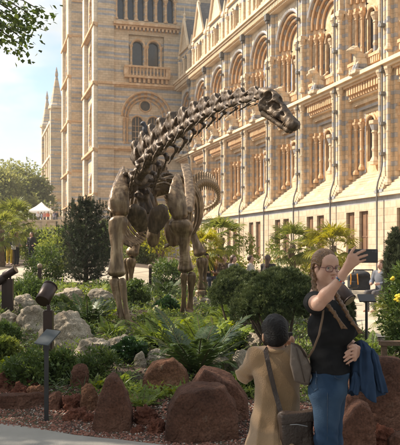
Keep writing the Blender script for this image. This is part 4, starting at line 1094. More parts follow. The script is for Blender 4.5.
def bollard(label, px, by, ty):
    g = G(px, by); h = P(px, ty, g.y).z - g.z
    E = empty('bollard_light', g, label, 'bollard light', 'slim bollard lights in the planting')
    mb = MB(); mb.box((-.045, -.045, -.05), (.045, .045, h - .12)); mb.box((-.055, -.055, h - .13), (.055, .055, h - .11)); mb.build('post', M_lamp, E)
    mb = MB(); mb.lathe((0, 0, h - .11), [(.05, 0), (.075, .05), (.075, .10), (.05, .13), (.01, .14)], 12); mb.build('lamp_head', M_lens, E, True)
bollard('slim bollard light with a pale head, left below the dark pine', 39.8, 291, 264.5); bollard('slim bollard light with a pale head, seen between the dinosaur legs', 150.3, 289, 265)
# plant label on a thin post
g = G(46.5, 421); d = g.y
E = empty('plant_label_post', g, 'thin black post with a tilted blank label plate at the path edge', 'label post')
mb = MB(); tz = P(47, 344, d).z - g.z; mb.box((-.02, -.012, -.1), (.02, .012, tz)); mb.box((-.03, -.02, tz - .05), (.03, .03, tz - .01)); mb.build('post', M_blk, E)
mb = MB(); c = P(47.5, 337.5, d) - g; mb.box((-.085, -.105, -.006), (.085, .105, .006), 0, (Euler((R(38), 0, 0)).to_matrix() @ Euler((0, R(-14), R(-25))).to_matrix()), c); mb.build('label_plate', mat('label_slate', (.045, .055, .06), (.07, .08, .085), rough=.35, scale=8), E)
# dark lectern sign on a pole, right
g = G(366.5, 343); d = g.y
E = empty('lectern_sign', g, 'black pole carrying a small sloping panel on the paving right of the woman', 'sign')
mb = MB(); tz = P(366, 300, d).z - g.z; mb.tube([(0, 0, -.02), (0, 0, tz)], .022, 10); mb.lathe((0, 0, 0), [(.14, 0), (.14, .012), (.03, .02)], 16); mb.build('pole', M_blk, E)
mb = MB(); mb.box((-.13, -.1, -.01), (.13, .1, .01), 0, Euler((R(30), 0, 0)).to_matrix(), (0, 0, tz + .03)); mb.build('panel', M_blk, E)
# timber rail at right
g = Vector(P(384, 346, 8.6)); g.z = H(g.x, g.y)
M_tim = mat('dark_timber', (.10, .06, .035), (.15, .09, .055), scale=6, rough=.75, bump=.5, bscale=40)
E = empty('timber_rail', g, 'dark timber rail on a short post above the huge right boulder', 'rail')
tz = P(384, 341, 8.6).z - g.z
mb = MB(); mb.box((-.03, -.03, -.1), (.03, .03, tz - .05)); mb.build('post', M_tim, E)
mb = MB(); mb.box((1.0, -.03, -.1), (1.06, .03, tz - .05)); mb.build('post', M_tim, E)
mb = MB(); mb.box((-.05, -.05, tz - .05), (1.4, .05, tz)); mb.build('rail', M_tim, E)
# white gazebo on the terrace
GZ = empty('gazebo', (P(41.5, 221, 104).x, 104, TZ), 'small white peaked gazebo tent on the far terrace', 'gazebo')
M_white = mat('white_canvas', (.85, .84, .80), (.8, .79, .76), rough=.7, scale=2)
mb = MB(); s = 1.5; zt = P(41, 211, 104).z - TZ; zp = P(41, 202, 104).z - TZ
ri = [mb.pt(p) for p in ((-s, -s, zt), (s, -s, zt), (s, s, zt), (-s, s, zt))]; ap = mb.pt((0, 0, zp)); md = [mb.pt((x * .42, y * .42, zt + (zp - zt) * .5)) for x, y in ((-s, -s), (s, -s), (s, s), (-s, s))]
lw = [mb.pt(p) for p in ((-s, -s, zt - .3), (s, -s, zt - .3), (s, s, zt - .3), (-s, s, zt - .3))]
for k in range(4): j = (k + 1) % 4; mb.face((ri[k], ri[j], md[j], md[k])); mb.face((md[k], md[j], ap)); mb.face((lw[k], lw[j], ri[j], ri[k]))
mb.build('canopy', M_white, GZ)
for x in (-s, s):
    for y in (-s, s): mb = MB(); mb.tube([(x * .97, y * .97, 0), (x * .97, y * .97, zt)], .04, 6); mb.build('leg', M_white, GZ)
# pushchair loaded with a black and orange rucksack
g = G(360, 305); d = g.y; k = d / F
ST = empty('pushchair', g, 'black pushchair parked on the paving right of the woman', 'pushchair')
M_fab = mat('black_fabric', (.02, .02, .022), (.035, .035, .038), rough=.9, scale=12)
M_orn = mat('orange_webbing', (.75, .30, .03), (.65, .24, .02), rough=.7)
M_wht = mat('grey_metal', (.35, .35, .36), rough=.35, metal=.6)
for x, y in ((-.28, -.3), (.3, -.3), (-.22, .42), (.24, .42)):
    mb = MB(); mb.tube([(x - .03, y, .12), (x + .03, y, .12)], .12, 16); wh = mb.build('wheel', M_blk, ST); mb = MB(); mb.tube([(x - .034, y, .12), (x + .034, y, .12)], .05, 10); mb.build('hub', M_wht, wh)
mb = MB()
for x in (-.26, .28): mb.tube([(x, .42, .14), (x, .1, .45), (x, -.15, .75), (x, -.38, 1.0)], .016, 8); mb.tube([(x, -.3, .14), (x, .05, .48), (x, .3, .62)], .016, 8)
mb.tube([(-.26, -.38, 1.0), (.28, -.38, 1.0)], .02, 8); mb.build('frame', M_blk, ST)
mb = MB(); mb.box((-.24, -.1, .42), (.26, .35, .48)); mb.box((-.24, -.14, .42), (.26, -.06, .86), 0); mb.build('seat', M_fab, ST)
o = obj('canopy', sdf_me('canopy', [ell((.01, .02, .84), (.28, .26, .14)), ell((.01, .06, .74), (.32, .32, .14), None, .02, True)], .03, M_fab, .02), ST)
ru = empty('rucksack', P(353, 288, d - .45), 'black rucksack with orange straps hanging at the pushchair handle', 'rucksack')
obj('body', sdf_me('body', [bxp((0, 0, .17), (.15, .09, .19), None, .07), bxp((0, -.09, .10), (.11, .05, .09), None, .035), ell((0, 0, .33), (.11, .08, .07))], .02, M_fab, .03), ru)
for x in (-.085, .095): mb = MB(); mb.tube([(x, -.03, .36), (x, -.12, .40), (x, -.15, .28), (x * 1.15, -.155, .1)], .014, 8, 0, True, .5); mb.build('strap', M_orn, ru)
# wooden planter bench, right
g = G(389, 307); 
E = empty('wooden_bench', g, 'low wooden bench with a pale top at the right edge of the paving', 'bench')
mb = MB(); mb.box((-.28, -.2, .40), (1.5, .25, .46)); mb.build('seat', mat('pale_bench_top', (.42, .36, .28), (.5, .44, .36), scale=3), E)
for x in (-.22, .9): mb = MB(); mb.box((x, -.17, 0), (x + .36, .22, .39)); mb.build('leg', M_tim, E)
# ================================================================== VEGETATION
def unit(v): return v / np.maximum(np.linalg.norm(v, axis=-1, keepdims=True), 1e-9)
def leafquads(C, D, N, L, Wd, fold=.15):
    """rhombic leaves: base, side, tip, side"""
    D = unit(D); S = unit(np.cross(D, N)); U = np.cross(S, D)
    L = np.broadcast_to(np.asarray(L, float), (len(C),))[:, None]; Wd = np.broadcast_to(np.asarray(Wd, float), (len(C),))[:, None]
    m = C + D * L * .45 + U * Wd * fold
    V = np.stack([C, m + S * Wd * .5, C + D * L, m - S * Wd * .5], 1).reshape(-1, 3)
    return V, np.arange(len(V)).reshape(-1, 4)
class LG_:
    """collects leaf geometry"""
    def __init__(s): s.v = []; s.f = []; s.n = 0; s.mi = []
    def add(s, V, Fc, m=0): s.v.append(V); s.f.append(Fc + s.n); s.n += len(V); s.mi.append(np.full(len(Fc), m))
    def me(s, name, mats): return meshdata(name, np.concatenate(s.v), np.concatenate(s.f).astype(np.int32), mats, np.concatenate(s.mi))
M_fern = leafmat('fern_leaf', (.13, .19, .04), (.20, .26, .06), .4)
M_ferny = leafmat('bright_fern_leaf', (.20, .27, .03), (.30, .36, .05), .4)
M_cycad = leafmat('cycad_leaf', (.045, .078, .025), (.085, .13, .038), .25, .4, spec=.5)
M_palm = leafmat('palm_leaf', (.13, .165, .04), (.20, .22, .06), .4, .45)
M_palmy = leafmat('yellow_palm_leaf', (.24, .25, .04), (.33, .31, .05), .45, .5)
M_shrub = leafmat('shrub_leaf', (.065, .11, .03), (.12, .17, .045), .3)
M_shruby = leafmat('light_shrub_leaf', (.15, .20, .05), (.24, .27, .07), .4)
M_yell = leafmat('sunlit_yellow_leaf', (.27, .27, .04), (.20, .23, .04), .45)  # yellow of sunlit foliage put into the leaf colour
M_ivy = leafmat('ivy_leaf', (.03, .075, .022), (.055, .115, .03), .2, .35, spec=.5)
M_pine = leafmat('pine_needle', (.026, .036, .02), (.055, .066, .034), .12, .55)
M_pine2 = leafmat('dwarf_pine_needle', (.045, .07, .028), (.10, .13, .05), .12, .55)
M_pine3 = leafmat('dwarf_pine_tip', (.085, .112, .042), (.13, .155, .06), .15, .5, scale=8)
M_yew = leafmat('yew_needle', (.045, .06, .03), (.085, .10, .05), .15, .6)
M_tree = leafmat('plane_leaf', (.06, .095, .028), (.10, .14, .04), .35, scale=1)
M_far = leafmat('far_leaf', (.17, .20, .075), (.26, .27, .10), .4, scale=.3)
M_bark = mat('bark', (.09, .065, .045), (.15, .11, .08), scale=5, rough=.95, bump=1.2, bscale=25)
M_stem = mat('green_stem', (.08, .08, .03), (.12, .10, .045), scale=5, rough=.8)
def npr(seed): return np.random.RandomState(seed)
def frond(lg, base, az, L, lift, droop, wid, n=18, lw=.022, m=0, angle=.35, r=None, twist=.0):
    s = np.linspace(0.04, 1, n)
    h = L * s; rr = h * (1 - .25 * s); z = lift * h - droop * L * s ** 2.2
    dirv = np.array([math.cos(az), math.sin(az), 0]); side = np.array([-math.sin(az), math.cos(az), 0])
    pts = np.array(base) + rr[:, None] * dirv + z[:, None] * np.array([0, 0, 1])
    tan = unit(np.gradient(pts, axis=0))
    ll = wid * np.sin(np.pi * np.clip(s * .9 + .12, 0, 1) ** .75) + .01
    for sg in (-1, 1):
        D = sg * side + angle * tan * 1.2 + np.array([0, 0, -.18])
        if r is not None: D = D + r.randn(n, 3) * .08
        N = np.cross(tan, sg * side); N = N * np.sign(N[:, 2:3] + 1e-6)
        V, Fc = leafquads(pts, D, N, ll, lw * (1 + 0 * s))
        lg.add(V, Fc, m)
    w = .006 * L / .5
    V = np.stack([pts - side * w, pts + side * w], 1).reshape(-1, 3)
    i = np.arange(n - 1) * 2; lg.add(V, np.stack([i, i + 1, i + 3, i + 2], 1), 1)
def fern_me(seed, L=.5, nf=20, lift=.95, droop=.6, wid=.12, m=M_fern, lw=.034, n=18, angle=.35, name='fern'):
    r = npr(seed); lg = LG_()
    for k in range(nf):
        az = k * 2.39996 + r.rand() * .5; f = (k + .5) / nf
        frond(lg, (.02 * math.cos(az), .02 * math.sin(az), 0), az, L * r.uniform(.75, 1.1), lift * (1.35 - .8 * f) , droop * r.uniform(.75, 1.2), wid * r.uniform(.85, 1.1), n, lw, 0, angle, r)
    return lg.me(name, [m, M_stem])
FERN = [fern_me(k) for k in range(4)]
FERNB = [fern_me(k + 10, m=M_ferny) for k in range(2)]
CYC = [fern_me(k + 20, .75, 26, 1.05, .55, .16, M_cycad, .03, 30, .7, 'cycad') for k in range(3)]
CYCL = [fern_me(k + 25, .75, 22, 1.0, .5, .15, M_fern, .034, 28, .7, 'cycad') for k in range(2)]
def place(me, name, label, cat, px, by, size, group, rz=0, d=None, zs=1.0):
    g = G(px, by) if d is None else Vector((P(px, by, d).x, d, H(P(px, by, d).x, d)))
    o = obj(name, me, None, (g.x, g.y, g.z - .02), (0, 0, rz), (size, size, size * zs)); return tag(o, label, cat, group)
FG = 'green ferns in the rockery'
for k, (px, by, wpx, lab, y) in enumerate([
 (122, 384, 34, 'feathery fern sprouting over the left shoulder of the tall pointed boulder', 0), (143, 406, 34, 'pale fern right of the tall pointed boulder', 0), (136, 392, 26, 'upright fern frond clump just behind the tall pointed boulder', 0), (174, 394, 32, 'bright small fern in front of the orange-brown boulder', 1), (157, 398, 24, 'thin fern between lava rocks and orange-brown boulder', 0),
 (94, 388, 30, 'fern tucked above the orange sandstone block', 1), (10, 372, 50, 'yellow-green fern at the left edge above the lava rocks', 1), (150, 342, 44, 'fern in front of the dinosaur feet, left of centre', 0), (130, 350, 36, 'low fern at the toe of the dinosaur foot', 0), (170, 334, 46, 'broad fern midway between the dinosaur feet', 1),
 (214, 336, 52, 'large light fern right of the dinosaur feet', 1), (232, 344, 48, 'light fern below the dwarf pine', 0), (196, 330, 40, 'fern at the foot of the rear front leg', 0), (225, 322, 40, 'fern under the smaller dwarf pine', 0), (246, 336, 36, 'fern beside the trunks of the large dwarf pine', 0), (150, 322, 30, 'little fern between the two front legs', 0),
 (212, 316, 30, 'fern by the small pale rock near the hind foot', 0), (105, 318, 30, 'fern at the flat limestone left of the shin', 1), (96, 296, 26, 'yellow-green fern in front of the dark pine', 1), (230, 362, 34, 'dim fern between limestone block and dwarf pine', 0), (186, 318, 28, 'fern hiding the toes of the rear front foot', 0), (112, 335, 34, 'fern left of the forward dinosaur foot', 0), (250, 388, 30, 'dim fern under the photographer elbow', 0),
 (388, 384, 26, 'dull fern behind the timber rail', 0), (352, 342, 30, 'spiky fern on the paving edge behind the braid', 0), (372, 352, 36, 'grey-green fern at the base of the sign pole', 0), (180, 349, 36, 'fern behind the big cycad', 0), (262, 322, 30, 'shaded fern under the large dwarf pine', 0)]):
    g = G(px, by); sz = wpx * g.y / F / .70
    place((FERNB if y else FERN)[k % (2 if y else 4)], 'fern', lab, 'fern', px, by, sz, FG, k * 1.3)
for k, (px, by, wpx, lab, lt) in enumerate([(197, 374, 108, 'biggest dark cycad, fanning between the dinosaur and the kneeling man', 0), (88, 326, 62, 'dark cycad on the limestone left of the dinosaur shin', 0), (165, 298, 40, 'cycad behind the dinosaur legs', 0), (222, 304, 44, 'cycad left of the smaller dwarf pine', 0), (252, 314, 44, 'low cycad under the dwarf pines', 0), (203, 350, 64, 'light green cycad just behind the biggest cycad', 1), (236, 326, 44, 'bright cycad in front of the smaller dwarf pine', 1), (213, 290, 30, 'pale cycad far behind by the sitting visitors', 1), (70, 320, 34, 'cycad leaning over the largest limestone boulder', 0), (160, 346, 56, 'arching cycad in front of the dinosaur feet', 1)]):
    g = G(px, by); sz = wpx * g.y / F / 1.12
    place((CYCL if lt else CYC)[k % (2 if lt else 3)], 'cycad', lab, 'cycad', px, by, sz, 'cycads around the dinosaur', k * 1.1)

def shrub_geo(seed, rx, ry, rz, nclump, nleaf, ll, lw, clr=.3, hollow=.5, up=.3, lg=None, m=0, c0=(0, 0, 0), rag=.25):
    r = npr(seed); lg = lg or LG_()
    u = unit(r.randn(nclump, 3)); rad = (hollow + (1 - hollow) * r.rand(nclump)) ** .6 * (1 + rag * r.randn(nclump) * .5)
    cc = u * rad[:, None] * np.array([rx, ry, rz]) + np.array([0, 0, rz]) + np.array(c0)
    cc[:, 2] = np.maximum(cc[:, 2], c0[2] + .08 * rz)
    d = unit(r.randn(nclump, nleaf, 3)); q = r.rand(nclump, nleaf, 1) ** .45
    cr = clr * (.7 + .6 * r.rand(nclump, 1, 1))
    C = (cc[:, None, :] + d * q * cr * np.array([1, 1, .75])).reshape(-1, 3)
    D = (d + r.randn(nclump, nleaf, 3) * .5).reshape(-1, 3); D[:, 2] += up
    N = r.randn(len(C), 3) * .6 + np.array([0, 0, 1])
    V, Fc = leafquads(C, D, N, ll * r.uniform(.7, 1.2, len(C)), lw * r.uniform(.8, 1.2, len(C)))
    lg.add(V, Fc, m); return lg, cc
def stems(cc, n, r0, seed, base=(0, 0, 0)):
    mb = MB(); rr = random.Random(seed)
    for k in range(n):
        c = Vector(cc[rr.randrange(len(cc))]); b = Vector(base) + Vector((rr.uniform(-.1, .1), rr.uniform(-.1, .1), -.05)) * r0 * 8
        m_ = b.lerp(c, .5) + Vector((rr.uniform(-.1, .1), rr.uniform(-.1, .1), .12)) * c.length
        mb.tube([b, b.lerp(m_, .5) + Vector((0, 0, .05 * c.length)), m_, c], [r0, r0 * .8, r0 * .55, r0 * .2], 6)
    return mb
def shrub(name, label, cat, px, by, wpx, hpx, m, seed, group, ll=.06, lw=.03, ncl=40, nl=60, d=None, depth=1.0, hollow=.45, up=.3, clr=None):
    g = G(px, by) if d is None else Vector((P(px, by, d).x, d, H(P(px, by, d).x, d)))
    k = g.y / F; rx = wpx * k / 2 * .85; rz = max(.1, (P(px, by - hpx, g.y).z - g.z) / 2 * .9)
    E = empty(name, g, label, cat, group)
    lg, cc = shrub_geo(seed, rx, rx * depth, rz, ncl, nl, ll, lw, clr or min(rx, rz) * .42, hollow, up)
    obj('foliage', lg.me('foliage', [m]), E)
    stems(cc, 7, max(.006, rx * .03), seed).build('stem', M_bark, E, True)
    return E
BG = 'leafy shrubs in the planting'
for a in [
 ('leafy green shrub left of the black label post', 28, 386, 58, 40, M_shrub, .055, .03), ('pale lime shrub behind the lava rocks at far left', 4, 368, 30, 34, M_shruby, .06, .035), ('small dark shrub between label post and upright red stone', 62, 384, 30, 36, M_shrub, .05, .025),
 ('low spreading shrub over the orange sandstone block', 96, 378, 52, 32, M_shrub, .05, .02), ('dark ivy clump draped on the long pale limestone slab', 129, 362, 38, 24, M_ivy, .05, .045), ('small round dark shrub between the dinosaur front legs', 167, 314, 24, 17, M_ivy, .07, .05),
 ('mid green shrub behind the dinosaur shin', 136, 306, 34, 28, M_shrub, .08, .04), ('leafy shrub right of the largest limestone boulder', 80, 340, 32, 20, M_shrub, .06, .03), ('rough grass-like shrub behind the twin spotlights', 27, 300, 34, 26, M_shrub, .12, .02), ('dim shrub in front of limestone behind the photographer', 232, 352, 40, 22, M_shrub, .06, .03), ('leafy clump under the photographer arm', 250, 396, 26, 30, M_shrub, .06, .035),
 ('loose green shrub behind the slim left bollard', 48, 284, 46, 42, M_shrub, .11, .05), ('light shrub right of the standing visitors', 52, 272, 34, 44, M_shruby, .13, .06), ('dark understorey shrub behind the dinosaur legs', 168, 290, 44, 34, M_shrub, .12, .05), ('shrub with small leaves left of the brown spotlight', 34, 302, 28, 18, M_shrub, .08, .03), ('green shrub at the left edge below the spotlights', 5, 345, 30, 24, M_shrub, .06, .03), ('low shrub in front of the stone shelf', 60, 308, 30, 12, M_shrub, .07, .03), ('mixed shrub left of the sitting visitors', 204, 292, 30, 26, M_shruby, .10, .04)]:
    lab, px, by, w, h, m, ll, lw = a
    shrub('shrub', lab, 'shrub', px, by, w, h, m, int(px * 7 + by), BG, ll, lw, 46, 60)
# trees behind the dinosaur, their sunlight put into yellow leaf colour
def tree(name, label, cat, loc, trunk_h, crown, seed, m, ncl, nl, ll, lw, tr, group=None, clr=None, hollow=.35, lean=(0, 0)):
    E = empty(name, loc, label, cat, group)
    rx, ry, rz = crown
    lg, cc = shrub_geo(seed, rx, ry, rz, ncl, nl, ll, lw, clr or rx * .3, hollow, -.1, c0=(lean[0], lean[1], trunk_h), rag=.4)
    obj('crown', lg.me('crown', [m]), E)
    mb = MB(); r = random.Random(seed)
    top = Vector((lean[0] * .6, lean[1] * .6, trunk_h + rz * .5))
    mb.tube([(0, 0, -.2), (0, 0, trunk_h * .3), (lean[0] * .2, lean[1] * .2, trunk_h * .7), top], [tr * 1.4, tr, tr * .85, tr * .5], 10)
    for k in range(26):
        c = Vector(cc[r.randrange(len(cc))]); s = Vector((lean[0] * .3, lean[1] * .3, trunk_h * r.uniform(.75, 1.1)))
        mid = s.lerp(c, .55) + Vector((0, 0, rz * .12))
        mb.tube([s, s.lerp(mid, .6), mid, c], [tr * .45, tr * .3, tr * .18, tr * .04], 6)
    mb.build('trunk', M_bark, E, True)
    return E
def at(px, d, z=None):
    p = P(px, 250, d); return Vector((p.x, d, H(p.x, d) if z is None else z))
tree('sun_coloured_tree', 'small tree with sunlight put into its golden leaf colour, behind the dinosaur ribs', 'tree', at(160, 31), 1.0, (1.5, 1.2, 1.0), 5, M_yell, 60, 70, .14, .07, .07)
tree('sun_coloured_tree', 'low bush tree with leaves coloured sunlit yellow behind the sitting visitors', 'tree', at(213, 30), .35, (1.1, 1, .45), 6, M_yell, 40, 60, .13, .06, .06)
TG = 'trees beyond the garden at far left'
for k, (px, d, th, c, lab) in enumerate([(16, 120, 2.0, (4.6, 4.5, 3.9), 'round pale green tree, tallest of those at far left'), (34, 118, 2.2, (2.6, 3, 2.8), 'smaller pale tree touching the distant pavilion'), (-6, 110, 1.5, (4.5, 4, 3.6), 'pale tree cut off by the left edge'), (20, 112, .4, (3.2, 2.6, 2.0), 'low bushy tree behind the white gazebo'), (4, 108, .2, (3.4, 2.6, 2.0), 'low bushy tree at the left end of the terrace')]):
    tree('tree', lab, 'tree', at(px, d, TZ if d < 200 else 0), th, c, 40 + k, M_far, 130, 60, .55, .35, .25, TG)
# yellow-green shrubs and hedges in the sunny left middle distance
LGp = 'sunlit shrubs by the left path'
for k, (px, d, w, h, m, lab) in enumerate([(60, 48, 62, 40, M_shruby, 'sunlit loose shrub below the terrace wall'), (28, 52, 46, 44, M_shruby, 'light shrub behind the standing visitors'), (4, 46, 40, 46, M_shruby, 'pale shrub at the left edge behind the visitors'), (44, 40, 34, 34, M_shrub, 'green shrub right of the woman in the dark top'), (74, 40, 40, 50, M_shrub, 'tall shrub filling the gap left of the dark pine'), (112, 44, 40, 48, M_shrub, 'dark shrub right of the dark pine'), (62, 34, 30, 34, M_shrub, 'shrub with mixed leaves beside the dark pine'), (145, 42, 50, 36, M_shruby, 'light hedge seen under the dinosaur belly')]):
    by = HY + (CAMH - H(P(px, 0, d).x, d)) / d * F
    shrub('shrub', lab, 'shrub', px, by, w, (h + (by - 262)) * .86, m, 300 + k, LGp, .2, .1, 70, 60, d=d)

# ---- fan palms
def palm_me(seed, nleaf, R_, pet, m, seg=16, sg=.45):
    r = npr(seed); lg = LG_()
    for k in range(nleaf):
        az = k * 2.39996; f = (k + .5) / nleaf; el = 1.35 - 2.1 * f + r.randn() * .18
        d = np.array([math.cos(az) * math.cos(el), math.sin(az) * math.cos(el), math.sin(el)]); side = np.array([-math.sin(az), math.cos(az), 0]); up = np.cross(d, side); up = up * (1 if up[2] > 0 else -1)
        pl = pet * r.uniform(.8, 1.15); c = d * pl + np.array([0, 0, -.12 * pl])
        V = np.array([[0, 0, 0], [0, 0, 0], c, c]) + np.array([side, -side, -side, side]) * .012; lg.add(V, np.array([[0, 1, 2, 3]]), 1)
        a = np.linspace(-1.5, 1.5, seg); L = R_ * r.uniform(.85, 1.1) * (.75 + .25 * np.cos(a))
        D = np.cos(a)[:, None] * d + np.sin(a)[:, None] * side; D = D + np.array([0, 0, -.10]) - up * (.10 + .35 * np.abs(np.sin(a))[:, None] * r.uniform(.3, 1)) + r.randn(seg, 3) * .04
        C = np.repeat(c[None], seg, 0); mid = C + D * (L * .6)[:, None]
        V1, F1 = leafquads(C, D, np.repeat(up[None], seg, 0), L * .8, R_ * .095, .05); lg.add(V1, F1)
        D2 = D + np.array([0, 0, -.55]) + r.randn(seg, 3) * .08
        V2, F2 = leafquads(C + D * (L * .55)[:, None], D2, np.repeat(up[None], seg, 0), L * .5, R_ * .06, .05); lg.add(V2, F2)
    return lg.me('crown', [m, M_stem])
PALM = [palm_me(1, 34, .55, .62, M_palm, 20), palm_me(2, 32, .55, .58, M_palmy, 20), palm_me(3, 36, .55, .62, M_palm, 20)]
M_ptr = mat('fibrous_trunk', (.12, .08, .05), (.20, .14, .085), scale=8, rough=1, bump=2, bscale=18)
def palm(label, px, d, crown_py, sz, kind, rz, tr=.09):
    g = at(px, d); E = empty('fan_palm', g, label, 'palm', 'fan palms before the museum')
    h = P(px, crown_py, d).z - g.z
    mb = MB(); n = 14
    mb.tube([(.03 * math.sin(k), .03 * math.cos(k * 1.3), h * k / n) for k in range(n + 1)], [tr * (1 + .18 * (k % 2)) * (1 - .15 * k / n) for k in range(n + 1)], 10)
    mb.build('trunk', M_ptr, E, True)
    obj('crown', PALM[kind], E, (0, 0, h), (0, 0, rz), (sz, sz, sz))
palm('fan palm with drooping dark leaves right of the dinosaur ribs', 221, 27, 238, 1.0, 0, .3, .13)
palm('fan palm with a fibrous trunk in the middle of the wing', 292, 26, 245, .92, 2, 1.2, .12)
palm('bright yellow-green palm behind the head of the woman', 333, 24, 246, 1.0, 1, 2.1)
palm('golden palm left of the bright yellow-green palm', 312, 27, 250, .8, 1, .4)
palm('small palm tuft half behind the dinosaur ribs', 204, 25, 247, .8, 1, .9)
palm('pale fan palm left of the white gazebo', 14, 40, 221, 1.35, 2, 2.2, .2)
palm('leaning pale palm at the far left edge', 1, 37, 230, 1.2, 0, 1.2, .18)
palm('low fan palm in shade right of the sign pole', 392, 13.5, 312, .42, 0, .3, .05)
# airy bamboo-like shrubs before the plinth
for k, (px, d, h, w, lab) in enumerate([(250, 27, 44, 26, 'airy small-leaved sapling in front of the paired plinth windows'), (272, 28, 36, 22, 'thin sapling between the sapling and the middle palm'), (306, 28, 30, 20, 'wispy sapling right of the middle palm'), (238, 28, 28, 18, 'low twiggy sapling right of the palm by the ribs')]):
    by = HY + CAMH / d * F
    shrub('sapling', lab, 'sapling', px, by, w, h + (by - 268), M_shruby, 400 + k, 'thin saplings before the wing', .12, .05, 34, 24, d=d, hollow=.2)

# ---- conifers
def tufts(lg, C, D, r, n, L, w, spread=.6, m=0):
    """needle tufts: n thin needles at each point"""
    k = len(C); Cn = np.repeat(C, n, 0); Dn = np.repeat(unit(D), n, 0) + r.randn(k * n, 3) * spread
    V, Fc = leafquads(Cn, Dn, r.randn(k * n, 3), L * r.uniform(.7, 1.2, k * n), w, 0); lg.add(V, Fc, m)
def cloud_pine(label, px, d, top_py, bot_py, wpx, seed, n_lobes=26):
    g = at(px, d); E = empty('dwarf_pine', g, label, 'dwarf pine', 'domed dwarf pines')
    r = npr(seed); k = d / F; rx = wpx * k / 2; zt = P(px, top_py, d).z - g.z; zb = P(px, bot_py, d).z - g.z + .0; hh = zt - zb
    lg = LG_(); lobes = []
    for i in range(n_lobes):
        a = i * 2.39996; f = (i + .5) / n_lobes; ph = f ** .8 * 1.75; q = math.sin(min(ph, 1.62)) * .80
        c = np.array([math.cos(a) * q * rx, math.sin(a) * q * rx, zb + hh * (.30 + .50 * max(-.35, math.cos(ph)) + r.uniform(-.06, .06))])
        lobes.append((c, rx * r.uniform(.20, .30), hh * r.uniform(.17, .26)))
    for c, lr, lz in lobes:
        n = 300; u = unit(r.randn(n, 3)); u[:, 2] = np.where(u[:, 2] < -.35, -u[:, 2], u[:, 2])
        C = c + u * np.array([lr, lr, lz]) * r.uniform(.78, 1.04, (n, 1))
        tufts(lg, C, u * .9 + np.array([0, 0, .7]), r, 9, .055, .0085, .55)
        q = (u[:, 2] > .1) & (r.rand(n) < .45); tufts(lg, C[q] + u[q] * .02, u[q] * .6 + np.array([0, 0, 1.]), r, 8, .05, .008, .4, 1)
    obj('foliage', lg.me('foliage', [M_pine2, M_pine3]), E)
    mb = MB(); rr = random.Random(seed)
    for i in range(9):
        c, lr, lz = lobes[rr.randrange(n_lobes)]; b = Vector((rr.uniform(-.12, .12), rr.uniform(-.1, .1), -.05)); e = Vector(c)
        m_ = Vector((b.x * .5 + e.x * .55, b.y * .5 + e.y * .55, zb * .55 + .1))
        mb.tube([b, b.lerp(m_, .5) + Vector((.03, 0, 0)), m_, e], [.032, .028, .022, .01], 7)
    mb.build('stem', M_bark, E, True)
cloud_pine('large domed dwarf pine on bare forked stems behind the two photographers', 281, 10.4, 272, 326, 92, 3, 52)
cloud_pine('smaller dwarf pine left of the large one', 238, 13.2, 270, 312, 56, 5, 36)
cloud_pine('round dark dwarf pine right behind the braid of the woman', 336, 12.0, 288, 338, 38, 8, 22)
# dark mountain pine
def pine(label, px, d, top_py, base_py, wpx, seed, m, ntier=13, L=.10, w=.012, nb=11):
    g = at(px, d); E = empty('pine_tree', g, label, 'pine')
    r = npr(seed); k = d / F; rx = wpx * k / 2; Ht = P(px, top_py, d).z - g.z
    lg = LG_(); mb = MB(); mb.tube([(0, 0, -.1), (0, 0, Ht * .5), (0, 0, Ht * .93)], [.09, .06, .015], 8)
    for t in range(ntier):
        f = t / (ntier - 1); z = Ht * (.06 + .84 * f); R_ = rx * (1.0 - .05 * f - .66 * f ** 3.6) * (.84 + .16 * math.sin(t * 2.6))
        for b in range(nb):
            a = b * 2 * math.pi / nb + t * .7 + r.randn() * .15; l = R_ * r.uniform(.62, 1.15)
            n = 26; s = np.linspace(.25, 1, n); zz = z + l * (.1 * s + .42 * s ** 3)
            ax = np.stack([np.cos(a) * l * s, np.sin(a) * l * s, zz], 1)
            if b % 2 == 0: mb.tube([(0, 0, z), tuple(ax[n // 2]), tuple(ax[-1])], [.022, .015, .006], 5)
            C = ax + r.randn(n, 3) * l * np.array([.11, .11, .07]) ; D = np.stack([np.cos(a) * np.ones(n), np.sin(a) * np.ones(n), .6 + s * .9], 1)
            tufts(lg, C, D, r, 12, L, w, .55)
            tip = np.repeat(ax[-1:], 6, 0) + np.array([0, 0, 1]) * np.linspace(0, .16, 6)[:, None]; tufts(lg, tip, np.repeat([[0, 0, 1.]], 6, 0), r, 10, L * .8, w, .45)
    obj('crown', lg.me('crown', [m]), E); mb.build('trunk', M_bark, E, True)
pine('dense dark mountain pine left of the dinosaur front leg', 86, 24, 197, 287, 68, 4, M_pine)
pine('grey-green feathery conifer at the right edge above the bench', 395, 15.5, 229, 300, 27, 9, M_yew, 12, .11, .012, 9)
# right edge shrub with yellow flowers and feathery fronds
E = shrub('shrub', 'dark leafy shrub with yellow flowers at the right edge', 'shrub', 402, 336, 44, 84, M_shrub, 77, BG, .07, .03, 60, 60, d=9.6)
rr = random.Random(3); M_fl = mat('yellow_petals', (.75, .55, .03), (.8, .62, .06), rough=.6)
for px, py in ((398, 296), (399.5, 299), (396.5, 300), (392, 280)):
    mb = MB(); c = P(px, py, 9.15) - Vector(E.location)
    for q in range(5): mb.lathe((c.x + rr.uniform(-.02, .02), c.y + rr.uniform(-.02, .02), c.z + rr.uniform(-.025, .025)), [(.004, -.012), (.02, 0), (.022, .012), (.004, .024)], 7)
    mb.build('flower_head', M_fl, E)
